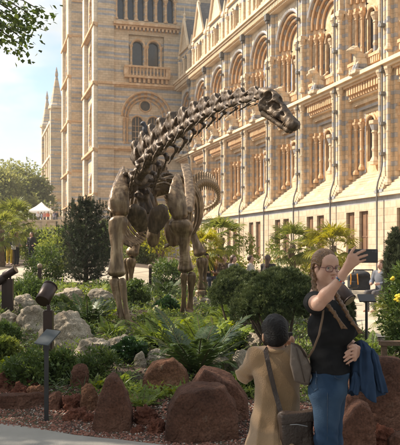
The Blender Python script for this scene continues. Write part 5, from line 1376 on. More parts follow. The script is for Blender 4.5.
# creeping plants and litter that nobody could count
def patch(name, n, m, seed, ll, lw, thr, h=.12, area=None, freq=.9):
    r = npr(seed); C = []
    while len(C) < n:
        x = r.uniform(-5.5, 3.2); y = 7.4 + 17 * r.rand() ** 1.5
        if y < edge_y(x) + .9 or x > pave_x(max(13, y)) - .2: continue
        v = mnoise.noise(Vector((x * freq, y * freq, seed * 5.0)))
        if v < thr: continue
        C.append((x, y, H(x, y) + h * r.rand() * min(1, (v - thr) * 4) * (.6 + y / 20)))
    C = np.array(C); D = r.randn(n, 3); D[:, 2] = np.abs(D[:, 2]) * .7
    V, Fc = leafquads(C, D, r.randn(n, 3) * .5 + np.array([0, 0, 1]), ll * r.uniform(.6, 1.3, n) * (.5 + C[:, 1] / 16), lw * (.5 + C[:, 1] / 16))
    tag(obj(name, meshdata(name, V, Fc.astype(np.int32), m)), kind='stuff')
patch('creeping_plants', 20000, M_shrub, 1, .05, .026, .0, .12)
patch('fern_undergrowth', 9000, M_fern, 2, .085, .02, .06, .14)
patch('low_herbs', 8000, M_shruby, 3, .045, .022, .1, .14)
patch('grass_tufts', 9000, M_cycad, 4, .14, .008, .1, .12)
# ---- trees standing left of the picture whose branches and shade reach into it
PT = tree('plane_tree', 'leafy plane tree whose branch tip hangs into the top left corner', 'tree', Vector((-9.2, 8.6, 0)), 4.6, (5.2, 4.8, 3.8), 61, M_tree, 210, 60, .17, .13, .32, 'plane trees shading the garden', 1.0)
r = npr(5); lg = LG_(); mb = MB()
tips = [P(x, y, 11.0 + dz) for x, y, dz in ((8, 4, .2), (18, 12, 0), (30, 14, -.1), (40, 10, .1), (22, 24, 0), (19, 36, .1), (22, 46, .1), (10, 20, .1), (2, 14, 0), (4, 32, -.1), (1, 42, .1), (14, 30, .2), (2, 24, .1), (26, 20, 0))]
root = Vector((-6.2, 9.4, 6.2))
for p in tips:
    mid = root.lerp(p, .6) + Vector((0, 0, .35)); mb.tube([root - PT.location, mid - PT.location, p - PT.location], [.05, .022, .006], 6)
    c = np.array(p - PT.location); n = 34
    C = c + r.randn(n, 3) * np.array([.13, .22, .10]); D = r.randn(n, 3) + np.array([.5, 0, -.5])
    V, Fc = leafquads(C, D, r.randn(n, 3) * .7 + np.array([0, -.3, 1]), .095 * r.uniform(.6, 1.2, n), .07, .1); lg.add(V, Fc)
obj('branch', mb.me('branch', M_bark, True), PT); obj('foliage', lg.me('foliage', [M_tree]), PT)
for k, (x, y, th, c, lab) in enumerate([(-12.2, 17.5, 4.0, (4.6, 4.6, 3.4), 'unseen plane tree added further back for shade, outside the left edge'), (-4.6, 1.6, 6.4, (5.4, 4.6, 3.0), 'unseen plane tree added nearest the path for shade, outside the left edge'), (-15.5, 26, 3.6, (4.4, 4.4, 3.2), 'unseen plane tree added by the left path for shade, outside the left edge')]):  # unseen trees added to shade the dinosaur and the foreground
    tree('plane_tree', lab, 'tree', Vector((x, y, 0)), th, c, 70 + k, M_tree, (80, 120, 70)[k], 50, .2, .15, .3, 'plane trees shading the garden', .95, lean=(2.6, .2) if k == 1 else (0, 0))

for k, (x, y, th, c, lab) in enumerate([(-3.5, -9, 3.2, (5.0, 4, 3.6), 'unseen plane tree added behind the photographer to dim the fill, left'), (5.5, -8, 3.0, (5.2, 4, 3.6), 'unseen plane tree added behind the photographer to dim the fill, right'), (1.0, -15, 3.0, (6.5, 4, 4.2), 'unseen plane tree added behind the photographer to dim the fill, farthest back'), (11.5, -1, 3.0, (4.6, 4.6, 3.6), 'unseen plane tree added beside the path to dim the fill, out of view at right')]):  # out-of-view trees added to block sky fill from behind the camera
    tree('plane_tree', lab, 'tree', Vector((x, y, 0)), th, c, 90 + k, M_tree, 90, 45, .26, .2, .3, 'unseen plane trees added behind the viewer to dim the fill', 1.0)
# ================================================================== PEOPLE
M_skin = mat('skin', (.45, .245, .17), (.53, .32, .235), scale=14, rough=.45, spec=.45, bump=.12, bscale=140)
M_skin2 = mat('skin_tan', (.40, .23, .15), (.46, .27, .18), scale=9, rough=.5, spec=.4)
M_hairl = mat('light_brown_hair', (.055, .026, .010), (.17, .088, .034), scale=40, rough=.38, c3=(.10, .048, .019), bump=.5, bscale=90)
M_hairb = mat('black_hair', (.006, .005, .005), (.012, .010, .010), scale=30, rough=.55, bump=.6, bscale=90, spec=.25)
M_hairn = mat('brown_hair', (.06, .033, .018), (.10, .055, .03), scale=30, rough=.5)
M_tee = mat('black_cotton', (.008, .008, .009), (.013, .013, .014), scale=12, rough=.9, bump=.3, bscale=30, spec=.2)
M_coat = mat('camel_wool', (.29, .18, .092), (.35, .22, .115), scale=5, rough=.95, bump=.5, bscale=160, sheen=.3)
M_lea = mat('dark_brown_leather', (.035, .022, .017), (.055, .035, .026), scale=7, rough=.45, bump=.4, bscale=70)
M_taupe = mat('taupe_leather', (.10, .075, .06), (.135, .105, .085), scale=6, rough=.55, bump=.3, bscale=70)
def denim(name, base, fade):
    m = mat(name, base, fade, scale=3.2, rough=.9, bump=.35, bscale=220, lo=.42, hi=.72, detail=8, spec=.2); return m
M_jean = denim('blue_denim', (.020, .045, .090), (.075, .125, .195))
M_jack = denim('dark_denim', (.014, .032, .070), (.036, .066, .125))
# ------------------------------------------------------------------ woman
DW = 4.72
WO = Vector((P(329, 250, DW).x, DW, .012))
def w(px, py, dy=0): return P(px, py, DW + dy) - WO
WOM = empty('person', WO, 'woman in black top and jeans raising a phone for a selfie', 'person')
hc = w(325.6, 267.3, -.01); hf = Vector((.40, -.91, -.10)).normalized(); hr = hf.cross(Vector((0, 0, 1))).normalized(); hu = hr.cross(hf)
HB = Matrix((hf, hr, hu)).transposed(); S_ = .88
def hh(f, r, u): return hc + HB @ (Vector((f, r, u)) * S_)
HQ = np.array(HB)
def he(c, r, k=None, sub=False): return ell(hh(*c), [x * S_ for x in r], HQ, k, sub)
def head_prims():
    pr = [he((-.015, 0, .03), (.098, .075, .092)), he((.035, 0, -.035), (.056, .053, .085), .03), he((.045, 0, -.085), (.042, .040, .040), .04), cap(hh(.078, 0, -.108), hh(.07, 0, -.108), .022 * S_, None, .025),
          he((.062, 0, .05), (.036, .058, .042), .03)]
    for s in (-1, 1):
        pr += [he((.060, s * .036, -.030), (.030, .027, .032), .03), he((.012, s * .049, -.075), (.040, .016, .028), .035), cap(hh(.086, s * .014, .026), hh(.074, s * .046, .027), .011 * S_, .009 * S_, .014), he((.092, s * .032, .004), (.012, .016, .0085), .010, True), cap(hh(.0845, s * .020, .0165), hh(.078, s * .046, .0145), .0062 * S_, None, .006)]
        pr += [he((-.005, s * .077, -.008), (.017, .008, .030), .012), he((-.002, s * .084, -.006), (.009, .006, .016), .008, True)]
    pr += [cap(hh(.090, 0, .012), hh(.119, 0, -.030), .0085 * S_, .0118 * S_, .014), cap(hh(.105, -.011, -.033), hh(.105, .011, -.033), .0085 * S_, None, .012),
           cap(hh(.088, -.017, -.061), hh(.088, .017, -.061), .0065 * S_, None, .012), cap(hh(.086, -.014, -.071), hh(.086, .014, -.071), .007 * S_, None, .012), cap(hh(.101, -.020, -.0655), hh(.101, .020, -.0655), .0035, None, .006, True)]
    return pr
pr = head_prims()
pr += [cap(hh(-.02, 0, -.07), w(321, 297, .0), .053, .058, .04), cap(w(321, 300, 0), w(324, 312, 0), .075, .09, .06)]
# torso core and legs under the clothes keep the body one piece
pr += [ell(w(328, 328), (.115, .145, .16)), ell(w(329, 366), (.10, .125, .16)), ell(w(330, 390), (.09, .12, .09)),
       cap(w(316, 303, -.15), w(331, 302, .15), .05), 
       cap(w(326, 396, -.08), w(325.5, 438, -.085), .06, .045), cap(w(325.5, 438, -.085), w(322, 500, -.08), .045, .034), cap(w(331, 396, .08), w(331, 438, .07), .06, .045), cap(w(331, 438, .07), w(328, 500, .08), .045, .034)]
# raised right arm (near side)
Sh, El, Wr = w(314.5, 302, -.165), w(318.2, 304, -.40), w(341.6, 278.3, -.455)
pr += [cap(w(316, 303, -.12), Sh, .046, .046), cap(Sh, Sh.lerp(El, .5), .045, .042), cap(Sh.lerp(El, .5), El, .043, .037), cap(El, El.lerp(Wr, .35), .036, .038), cap(El.lerp(Wr, .35), Wr, .038, .0225)]
def hand(pr, W_, kn, joints, thumb, r=.0085, pk=.014):
    for kp in kn: pr.append(cap(W_, kp, .019, .0115, pk))
    for a, b in zip(kn, kn[1:]): pr.append(cap(a, b, .0115, None, pk))
    for i, (kp, js) in enumerate(zip(kn, joints)):
        q = [kp] + js; rr = [r * 1.12, r, r * .92, r * .78]
        if i == 3: rr = [x * .86 for x in rr]
        for j in range(len(q) - 1): pr.append(cap(q[j], q[j + 1], rr[j], rr[j + 1], .005))
    for j in range(len(thumb) - 1): pr.append(cap(thumb[j], thumb[j + 1], (.0135, .0105, .0095, .008)[j], (.0105, .0095, .008, .007)[j], .009))
fy = -.474
hand(pr, w(342.5, 274.5, -.455), [w(349.8, 256.5, -.466), w(353.2, 256.3, -.472), w(355.8, 259, -.472), w(356.8, 262.6, -.468)],
     [[w(351.2, 252.6, fy), w(353.2, 249.6, fy), w(355.3, 247.2, fy + .003)], [w(358.0, 253.2, fy), w(361.8, 251.4, fy), w(365.2, 250.2, fy + .003)], [w(360.5, 257.0, fy), w(364.2, 255.8, fy), w(367.2, 255.0, fy + .003)], [w(360.2, 261.6, fy), w(363, 260.6, fy), w(365.6, 259.8, fy + .003)]],
     [w(344.5, 270, -.44), w(346.5, 264, -.428), w(349.5, 260.5, -.428), w(353, 258.5, -.432)])
# left arm tucked across the waist
El2, Wr2 = w(347, 343, .25), w(361.5, 350, .0)
pr += [cap(w(331, 303, .15), El2, .048, .040), cap(El2, Wr2, .040, .026)]
hand(pr, w(360.5, 350.5, -.02), [w(354.8, 349.2, -.115), w(354.2, 352.6, -.118), w(354, 356, -.118), w(354.5, 359.2, -.112)],
     [[w(350.5, 349.8, -.142), w(347.6, 351.5, -.145), w(345.2, 353.2, -.142)], [w(349.6, 353.8, -.146), w(346.4, 355.8, -.148), w(343.9, 357.6, -.143)], [w(349.6, 357.4, -.145), w(346.6, 359.6, -.147), w(344.4, 361.2, -.142)], [w(350.6, 361, -.137), w(348.2, 362.8, -.138), w(346.4, 364, -.134)]],
     [w(358.5, 347.8, -.07), w(355.2, 345.8, -.10), w(352, 345.8, -.12), w(349.4, 346.8, -.125)])
obj('body', sdf_me('body', pr, .0048, M_skin, .022), WOM)
# face details
M_lip = mat('lips', (.38, .12, .10), (.42, .15, .12), rough=.4)
M_eye = mat('eye_white', (.42, .38, .35), rough=.2); M_iris = mat('iris', (.03, .03, .03), rough=.1)
mb = MB()
for u, rr in ((-.0608, .0050), (-.0705, .0058)):
    mb.tube([hh(.0945 - .010 * abs(t) ** 1.6, t * .0245, u + (.0022 * abs(t) if u > -.065 else .0014 * abs(t))) for t in (-1, -.6, -.2, .2, .6, 1)], [rr * .3, rr * .8, rr, rr, rr * .8, rr * .3], 8)
mb.build('lips', M_lip, WOM, True)
for s in (-1, 1):
    mb = MB(); c = hh(.0750, s * .032, .005)
    e = obj('eye', sdf_me('eye', [ell(c, (.0118, .0118, .0118))], .003, M_eye, .002), WOM)
    mb.tube([c + hf * .0085, c + hf * .0122], [.0066, .005], 12); mb.build('iris', M_iris, e, True)
    mb = MB(); mb.tube([hh(.0945 - .012 * t * t, s * (.014 + .032 * t), .0265 + .006 * math.sin(t * 2.4)) for t in (0, .3, .6, 1)], [.0025, .0036, .003, .001], 6); mb.build('eyebrow', M_hairl, WOM, True)
    mb = MB(); mb.tube([hh(.0935 - .011 * t * t, s * (.018 + .028 * t), .0095 + .004 * math.sin(t * 3.1)) for t in (0, .3, .6, 1)], .0016, 5); mb.build('eyelid', M_hairn, WOM, True)
M_frame = mat('glasses_frame', (.16, .05, .045), (.10, .035, .035), rough=.25)
M_len = bpy.data.materials.new('glasses_lens'); t, n, l = nt(M_len)
tr_ = n.new('ShaderNodeBsdfTransparent'); gl = n.new('ShaderNodeBsdfGlossy'); gl.inputs['Roughness'].default_value = .05; mx_ = n.new('ShaderNodeMixShader'); mx_.inputs[0].default_value = .10
l.new(tr_.outputs[0], mx_.inputs[1]); l.new(gl.outputs[0], mx_.inputs[2]); l.new(mx_.outputs[0], n['Material Output'].inputs['Surface'])
GL = empty('glasses', WO, 'reddish rimmed glasses worn by the woman raising a phone', 'glasses')
for s in (-1, 1):
    mb = MB(); ring_ = []
    for k in range(21):
        a = k * 2 * math.pi / 20; ca, sa = math.cos(a), math.sin(a)
        ring_.append(hh(.108 - .010 * ((s * .034 + .026 * ca) / .05) ** 2, s * .034 + .0265 * math.copysign(abs(ca) ** .75, ca), .002 + .0215 * math.copysign(abs(sa) ** .75, sa)))
    mb.tube(ring_, .0023, 6, 0, False); rm = mb.build('rim', M_frame, GL, True)
    mb = MB(); c = mb.pt(sum(ring_[:-1], Vector()) / 20); ix = [mb.pt(q) for q in ring_[:-1]]
    for k in range(20): mb.face((c, ix[k], ix[(k + 1) % 20]))
    mb.build('lens', M_len, rm)
    mb = MB(); mb.tube([hh(.101, s * .060, .008), hh(.07, s * .075, .008), hh(.0, s * .083, .006), hh(-.02, s * .082, -.01)], .0024, 6); mb.build('temple', M_frame, GL, True)
mb = MB(); mb.tube([hh(.107, -.0085, .006), hh(.1115, 0, .009), hh(.107, .0085, .006)], .0022, 6); mb.build('bridge', M_frame, GL, True)
# hair: scalp cap with a centre parting, two plaits
def hairfn(D, Q):
    L = (Q - np.array(hc)) @ HQ / S_
    f, r_, u = L[..., 0], L[..., 1], L[..., 2]
    cut = (f - .047 - .52 * (u - .03) - .02 * np.abs(r_)) * .8
    low = (-.085 - u) * .9 + np.maximum(f + .03, 0) * .8
    streak = .0022 * np.sin(np.arctan2(r_, u + .25) * 160 + f * 30) 
    part = .006 * np.exp(-(r_ / .006) ** 2)
    ear = .030 - np.sqrt((f + .008) ** 2 + (np.abs(r_) - .085) ** 2 + ((u + .012) * .8) ** 2)
    return np.maximum(np.maximum(np.maximum(D + streak + part, cut), low), ear)
V_, F_ = sdf_geo([he((-.022, 0, .034), (.108, .087, .102)), he((-.07, 0, -.03), (.05, .062, .06), .04), he((-.03, .05, -.03), (.04, .032, .05), .03), he((-.03, -.05, -.03), (.04, .032, .05), .03)], .0042, .03, hairfn)
obj('hair', meshdata('hair', V_, F_, M_hairl, None, True), WOM)
def plait(pts, r0, r1, tail):
    sp = spline(pts, 16); pr = []
    for i in range(16):
        a, b = sp[i], sp[i + 1]; d = (b - a).normalized(); sd = d.cross(Vector((0, -1, .2))).normalized(); q = r0 + (r1 - r0) * i / 16; s = 1 if i % 2 else -1
        pr.append(cap(a + sd * s * q * .55, b + d * q * .6 - sd * s * q * .25, q * .78, q * .55, .003))
        pr.append(cap(a - sd * s * q * .45, a.lerp(b, .7), q * .6, q * .6, .003))
    e = sp[-1]; d = (sp[-1] - sp[-2]).normalized()
    for k in range(5): pr.append(cap(e, e + d * tail + Vector(((k - 2) * .009, 0, -(abs(k - 2)) * .002)), r1 * .7, .003, .004))
    return obj('plait', sdf_me('plait', pr, .0042, M_hairl, .004), WOM)
plait([hh(-.03, .075, -.045), w(314.5, 289, -.10), w(321, 300, -.175), w(330, 308, -.19), w(338, 319, -.195)], .0165, .0125, .07)
plait([hh(-.05, -.06, -.06), w(337, 296, -.0), w(344, 308, -.11), w(350, 319, -.15), w(355.5, 326, -.155)], .016, .012, .06)
# black top
tp_ = [ell(w(328.5, 327), (.132, .165, .165)), ell(w(329.5, 358), (.118, .142, .13)), ell(w(329.5, 372), (.126, .155, .07)), ell(w(343.5, 329, -.075), (.085, .082, .075), None, .06), ell(w(346, 329, .06), (.08, .082, .075), None, .06),
       cap(w(316, 303.5, -.13), w(330, 303, .14), .062, .062, .06), cap(w(316, 303, -.12), Sh + Vector((0, .01, 0)), .06, .060, .04), cap(Sh, Sh.lerp(El, .42), .058, .052, .03), cap(w(330, 303, .13), w(339, 322, .20), .062, .056, .04)]
def teefn(D, Q):
    x, y, z = Q[..., 0], Q[..., 1], Q[..., 2]
    D = D + .004 * np.sin(z * 34 + x * 20 + 2 * np.sin(y * 17)) * np.clip((1.35 - z) / .3, 0, 1) + .002 * np.sin(z * 80 - x * 40)
    nb = np.linalg.norm(Q - np.array(w(322, 291, -.005)), axis=-1) - .078       # neckline
    hem = (w(0, 371.5).z - z)
    d_ = np.array((El - Sh).normalized()); cuff = ((Q - np.array(Sh.lerp(El, .40))) @ d_)
    cuff = np.where(y < Sh.y - .03, cuff, -1)
    d2 = np.array((w(339, 322, .20) - w(330, 303, .13)).normalized())
    return np.maximum(np.maximum(np.maximum(D, -nb), hem), cuff)
V_, F_ = sdf_geo(tp_, .0062, .05, teefn); obj('top', meshdata('top', V_, F_, M_tee, None, True), WOM)
# jeans
jp = [ell(w(329.5, 387), (.115, .158, .115)), ell(w(319.5, 391, -.07), (.066, .08, .085), None, .06), ell(w(321, 391, .07), (.066, .08, .085), None, .06), ell(w(330.5, 372), (.122, .152, .06)),
      cap(w(327, 397, -.078), w(326, 440, -.085), .088, .070), cap(w(326, 440, -.085), w(323, 503, -.08), .068, .060), cap(w(331.5, 397, .078), w(331, 440, .07), .088, .068), cap(w(331, 440, .07), w(328, 503, .08), .068, .060)]
def jeanfn(D, Q):
    x, y, z = Q[..., 0], Q[..., 1], Q[..., 2]
    kz = np.exp(-((z - .46) / .09) ** 2) + np.exp(-((z - .80) / .06) ** 2) * .8 + np.exp(-((z - .07) / .07) ** 2)
    D = D + .0032 * kz * np.sin(z * 75 + x * 60 + 3 * np.sin(y * 13 + z * 5)) + .003 * np.sin(z * 17 + x * 45 + 2 * np.sin(y * 9))
    return np.maximum(np.maximum(D, z - w(0, 367.5).z), .03 - z)
V_, F_ = sdf_geo(jp, .0066, .04, jeanfn); jn = obj('jeans', meshdata('jeans', V_, F_, M_jean, None, True), WOM)
M_st = mat('denim_seam', (.018, .035, .07), (.035, .055, .085), scale=60, rough=.9)
def on_jean(px, py, out=.004, y0=-.22):
    """first jeans surface met from the near side"""
    x = w(px, py, -.15); lo_ = np.array([(x.x, yy, x.z) for yy in np.linspace(-.3, .1, 160)]); d = sdf_eval(jp, lo_, .04); i = int(np.argmax(d < 0)); return Vector(lo_[i]) + Vector((0, -out, 0))
mb = MB(); mb.tube([on_jean(333.5, 371.5), on_jean(335, 377.5), on_jean(339, 379.5), on_jean(344, 379)], .003, 6); mb.build('pocket', M_st, jn)
mb = MB(); mb.tube([on_jean(326.5, 369), on_jean(327, 395), on_jean(327, 420), on_jean(327, 450)], .0025, 6); mb.build('side_seam', M_st, jn)
mb = MB(); mb.tube([on_jean(311.5, 380), on_jean(317.5, 379.5), on_jean(317.8, 389), on_jean(314.8, 391.5), on_jean(312.2, 388)], .0025, 6); mb.build('pocket', M_st, jn)
mb = MB(); mb.tube([on_jean(p, 373) for p in (313, 318, 323, 328, 333, 338, 342)], .0022, 6); mb.build('waist_seam', M_st, jn)
for dy, px in ((-.08, 322), (.08, 331)):
    c = w(px, 508, dy); pr = [ell((c.x + .05, c.y, .045), (.125, .045, .04)), ell((c.x - .02, c.y, .06), (.06, .042, .055)), bxp((c.x + .045, c.y, .012), (.13, .045, .012), None, .01)]
    obj('shoe', sdf_me('shoe', pr, .012, M_wht if 0 else mat('canvas_shoe', (.05, .05, .055), rough=.8), .03), WOM)
# bracelet of beads
dv = (Wr - El).normalized(); sx = dv.cross(Vector((0, 1, 0))).normalized(); sy = dv.cross(sx)
mb = MB(); cols = [(.5, .05, .05), (.6, .55, .5), (.05, .12, .3), (.05, .05, .05), (.1, .3, .35)]
BR = empty('bracelet', WO, 'beaded bracelet on the raised wrist', 'bracelet')
c = Wr - dv * .012
for k in range(18):
    a = k * 2 * math.pi / 18; p = c + (sx * math.cos(a) + sy * math.sin(a)) * .0295
    mb.lathe(p - Vector((0, 0, .005)), [(.001, 0), (.0052, .002), (.0062, .005), (.0052, .008), (.001, .01)], 7, k % 5)
mb.build('beads', [mat('bead', q, rough=.3) for q in cols], BR, True)
# phone
PHO = empty('phone', WO + w(363, 256, -.457), 'large black phone held sideways in the raised hand', 'phone')
obj('body', sdf_me('body', [bxp((0, 0, 0), (.0855, .0048, .040), None, .0045)], .0026, mat('phone_back', (.010, .010, .012), rough=.22, spec=.6), .001), PHO)
mb = MB(); mb.tube([(.072, -.0046, .027), (.072, -.0062, .027)], .008, 14); mb.tube([(.055, -.0046, .027), (.055, -.006, .027)], .005, 12); mb.build('camera_lens', M_glass, PHO)
# denim jacket over the left forearm: a gathered cloth with pleats opening towards an uneven hem
JK = empty('denim_jacket', WO, 'blue denim jacket draped over the left forearm of the woman', 'jacket')
def drape(name, path, rx, ry, pleat, seed, hem=.02, rows=44, n=110, m=M_jack):
    r = random.Random(seed); ph = [r.uniform(0, 6.28) for _ in range(6)]; pts = spline(path, rows); V = []; Fc = []
    for i, p in enumerate(pts):
        t = i / rows; a, b = interp(rx, t), interp(ry, t)
        for k in range(n):
            th = 2 * math.pi * k / n
            g = pleat * (.25 + .75 * t) * (.55 * math.sin(5 * th + ph[0] + 1.3 * t) + .45 * math.sin(8 * th + ph[1] - 2.2 * t) + .25 * math.sin(13 * th + ph[2] + 3 * t))
            g += .05 * math.sin(t * 23 + 2 * math.sin(th * 2 + ph[3])) * (1 - t) + .03 * mnoise.noise(Vector((math.cos(th) * 3, math.sin(th) * 3, t * 9 + seed)))
            q = p + Vector((a * (1 + g) * math.cos(th), b * (1 + g) * math.sin(th), 0))
            q.z += hem * t ** 3 * (math.sin(2 * th + ph[4]) + .6 * math.sin(3 * th + ph[5]))
            V.append(q)
    for i in range(rows):
        for k in range(n): Fc.append((i * n + k, i * n + (k + 1) % n, (i + 1) * n + (k + 1) % n, (i + 1) * n + k))
    V += [pts[0] + Vector((0, 0, .004)), pts[-1] + Vector((0, 0, .05))]
    for k in range(n): Fc.append((len(V) - 2, (k + 1) % n, k)); Fc.append((len(V) - 1, rows * n + k, rows * n + (k + 1) % n))
    return obj(name, meshdata(name, [tuple(q) for q in V], Fc, m, None, True), JK)
drape('cloth', [w(361, 340.5, .02), w(362, 350, .015), w(364, 372, .0), w(366, 394, -.01)], [(0, .012), (.05, .036), (.16, .062), (.5, .078), (1, .088)], [(0, .02), (.05, .075), (.16, .115), (.5, .115), (1, .105)], .34, 4, .022)
drape('sleeve', [w(371, 349, -.03), w(374.5, 366, -.04), w(378, 380, -.045), w(380.5, 391, -.04)], [(0, .02), (.2, .036), (.6, .038), (1, .040)], [(0, .03), (.2, .05), (.6, .05), (1, .042)], .26, 9, .012, 30, 60)
drape('collar', [w(355, 372, -.075), w(355.5, 382, -.08), w(353.8, 393, -.08)], [(0, .012), (.3, .026), (1, .030)], [(0, .012), (.3, .026), (1, .018)], .3, 12, .010, 20, 50)
# her taupe handbag on a thin strap
HBG = empty('handbag', WO, 'taupe leather handbag hanging behind the woman on a thin strap', 'handbag')
mbb = MB(); fr = [(291, 343), (300, 346.5), (306.5, 357), (311.5, 368), (309.5, 385), (302, 384.5), (294.5, 381), (290, 364)]
cxm = sum(p[0] for p in fr) / 8; cym = sum(p[1] for p in fr) / 8; rings = []
for dy, sc_ in ((-.095, .0), (-.095, .86), (-.085, .97), (-.05, 1.02), (.0, 1.0), (.03, .9), (.03, 0)):
    ring_ = []
    for k in range(8):
        for q in range(3):
            a_, b_ = fr[k], fr[(k + 1) % 8]; x_, y_ = a_[0] + (b_[0] - a_[0]) * q / 3, a_[1] + (b_[1] - a_[1]) * q / 3
            ring_.append(mbb.pt(w(cxm + (x_ - cxm) * max(sc_, .02), cym + (y_ - cym) * max(sc_, .02), dy + .006 * math.sin(y_ * .5) * (sc_ > .5))))
    rings.append(ring_)
for r0, r1 in zip(rings, rings[1:]):
    for k in range(24): mbb.face((r0[k], r0[(k + 1) % 24], r1[(k + 1) % 24], r1[k]))
mbb.build('body', M_taupe, HBG, True)
mb = MB(); mb.tube([w(291, 343, -.098), w(297, 344.8, -.10), w(300.5, 347, -.098), w(306.5, 357, -.094)], .006, 6); mb.build('rim', M_lea, HBG, True)
mb = MB(); flat_pts = [w(296, 348, -.099), w(299, 358, -.1005), w(302, 370, -.1005), w(304.5, 382, -.094)]; mb.tube(flat_pts, .009, 8, 0, True, .25); mb.build('trim', M_lea, HBG, True)
mb = MB(); mb.tube([w(321.5, 296, -.075), w(324, 303, -.162), w(322.5, 318, -.192), w(319, 335, -.185), w(313, 350, -.15), w(308, 358, -.085)], .0065, 6, 0, True, .35); mb.build('strap', mat('tan_strap', (.16, .10, .06), rough=.6), HBG)
# ------------------------------------------------------------------ kneeling photographer
DM = 4.95
MO = Vector((P(277, 250, DM).x, DM, .012))
def v(px, py, dy=0): return P(px, py, DM + dy) - MO
MAN = empty('person', MO, 'black haired man in a camel coat kneeling to photograph the dinosaur', 'person')
pr = [ell(v(275.5, 331, .02), (.075, .092, .098)), ell(v(275.5, 340, .05), (.058, .07, .07)), cap(v(275.5, 343, .0), v(276.5, 356, .0), .053, .06)]
for s, px in ((-1, 263.4), (1, 287.2)): pr.append(ell(v(px, 337.5, .015), (.010, .018, .030), None, .008))
pr += [cap(v(275, 338, .115), v(275, 341, .13), .014, .012)]
pr += [ell(v(277, 378), (.14, .10, .18)), ell(v(277, 412), (.14, .12, .16))]
LS, LE, LW = v(257.5, 356, -.0), v(245.5, 374, .10), v(279, 345, .30)
RS, RE, RW = v(296.5, 356, .0), v(307, 375, .13), v(290.5, 345, .26)
pr += [cap(v(277, 358), LS, .06, .055), cap(v(277, 358), RS, .06, .055), cap(LS, LE, .052, .04), cap(LE, LW, .04, .026), cap(RS, RE, .052, .04), cap(RE, RW, .04, .026)]
for s, hx in ((-1, -.09), (1, .09)):
    pr += [cap((hx, .0, .50), (hx * 1.3, .16, .08), .085, .06), cap((hx * 1.3, .14, .075), (hx * 1.2, -.30, .07), .055, .04)]
cx, cy = 288.3, 336.5
hand(pr, v(290.5, 343.5, .26), [v(291.8, 338.2, .235), v(292, 339.8, .232), v(292, 341.3, .234), v(291.6, 342.8, .238)],
     [[v(291.2, 335.4, .25), v(289.4, 334.2, .262)], [v(292, 337.2, .25), v(290.2, 336.4, .268)], [v(292, 339, .25), v(290.4, 338.6, .268)], [v(291.6, 341, .25), v(290.2, 340.8, .266)]], [v(289.4, 342.6, .245), v(287.4, 341.6, .23), v(286.4, 340.4, .222)])
hand(pr, v(280.5, 344, .30), [v(283, 341, .285), v(283.4, 342, .275), v(283.6, 343.2, .268), v(283.4, 344.4, .265)],
     [[v(285, 341, .295), v(286.6, 340.8, .285)], [v(285.4, 342, .285), v(287, 341.8, .275)], [v(285.6, 343, .275), v(287, 342.8, .268)], [v(285, 344.2, .27), v(286.2, 344, .262)]], [v(282, 340.6, .27), v(283.6, 339.2, .262), v(285, 338.4, .255)])
obj('body', sdf_me('body', pr, .0058, M_skin2, .025), MAN)
def mhair(D, Q):
    c = np.array(v(275.5, 331, .02)); L = Q - c
    D = D + .0035 * np.sin(Q[..., 2] * 40 + Q[..., 0] * 33 + 2 * np.sin(Q[..., 1] * 31)) + .0015 * np.sin(Q[..., 0] * 120 + 30 * L[..., 2] + 3 * np.sin(Q[..., 1] * 60))
    return np.maximum(D, np.maximum((-.078 - L[..., 2]) - .25 * np.maximum(-L[..., 1], 0), (L[..., 1] - .075 - .3 * L[..., 2]) * .9))
V_, F_ = sdf_geo([ell(v(275.5, 329.3, .012), (.088, .102, .100)), ell(v(276, 339, -.02), (.066, .07, .06), None, .04), ell(v(273, 324, .05), (.06, .06, .05), None, .04)], .0052, .03, mhair)
obj('hair', meshdata('hair', V_, F_, M_hairb, None, True), MAN)
cp = [ell(v(277, 372), (.160, .125, .155)), ell(v(277, 398), (.158, .13, .18)), ell(v(276, 424, -.03), (.180, .16, .17)), ell((-.02, -.10, .30), (.215, .24, .18)), cap((-.02, -.10, .28), (-.025, -.12, .14), .20, .235, .08), cap(v(257, 356.5), v(297, 356.5), .062, .062, .05),
      cap(LS, LE, .068, .060, .03), cap(LE, LE.lerp(LW, .88), .058, .046, .03), cap(RS, RE, .068, .060, .03), cap(RE, RE.lerp(RW, .85), .058, .046, .03), cap(v(266, 353.5, -.03), v(287, 353.5, -.03), .030, .030, .03)]
def coatfn(D, Q):
    x, y, z = Q[..., 0], Q[..., 1], Q[..., 2]
    fold = (.034 * (np.abs(np.sin(x * 14 + z * 3.5 + 1.2 * np.sin(z * 6))) - .5) + .016 * (np.abs(np.sin(x * 31 - z * 6 + 1)) - .5)) * np.clip((.85 - z) * 2, 0, 1) + .014 * (np.abs(np.sin((x * 1.3 + z) * 17 + 2 * np.sin(y * 12))) - .5) * np.clip((z - .5) * 3, 0, 1)
    el = np.exp(-(np.linalg.norm(Q - np.array(LE), axis=-1) / .09) ** 2); fold = fold + .005 * el * np.sin(z * 120 + x * 60)
    vent = .010 * np.exp(-((x + .005) / .006) ** 2) * (z < .62)
    nk = np.linalg.norm((Q - np.array(v(276, 345, .03))) * np.array([1, 1, .75]), axis=-1) - .068
    return np.maximum(np.maximum(D + fold + vent, -nk), .07 - z)
V_, F_ = sdf_geo(cp, .0075, .045, coatfn); ct = obj('coat', meshdata('coat', V_, F_, M_coat, None, True), MAN)
mb = MB(); rg = []
for k in range(15):
    a_ = math.pi * (1.05 + .9 * k / 14); rg.append(v(276, 351.5, .025) + Vector((.082 * math.cos(a_), .088 * math.sin(a_), .012 * math.sin(math.pi * k / 14))))
mb.tube(rg, .021, 8, 0, True, .9); mb.build('collar', M_coat, ct, True)
for s, hx in ((-1, -.115), (1, .115)): obj('shoe', sdf_me('shoe', [ell((hx, -.36, .055), (.045, .11, .045)), cap((hx, -.29, .07), (hx, -.27, .07), .045)], .012, M_lea, .03), MAN)
CAM_ = empty('camera', MO + v(288.3, 337, .25), 'small black camera held at the eye of the kneeling man', 'camera')
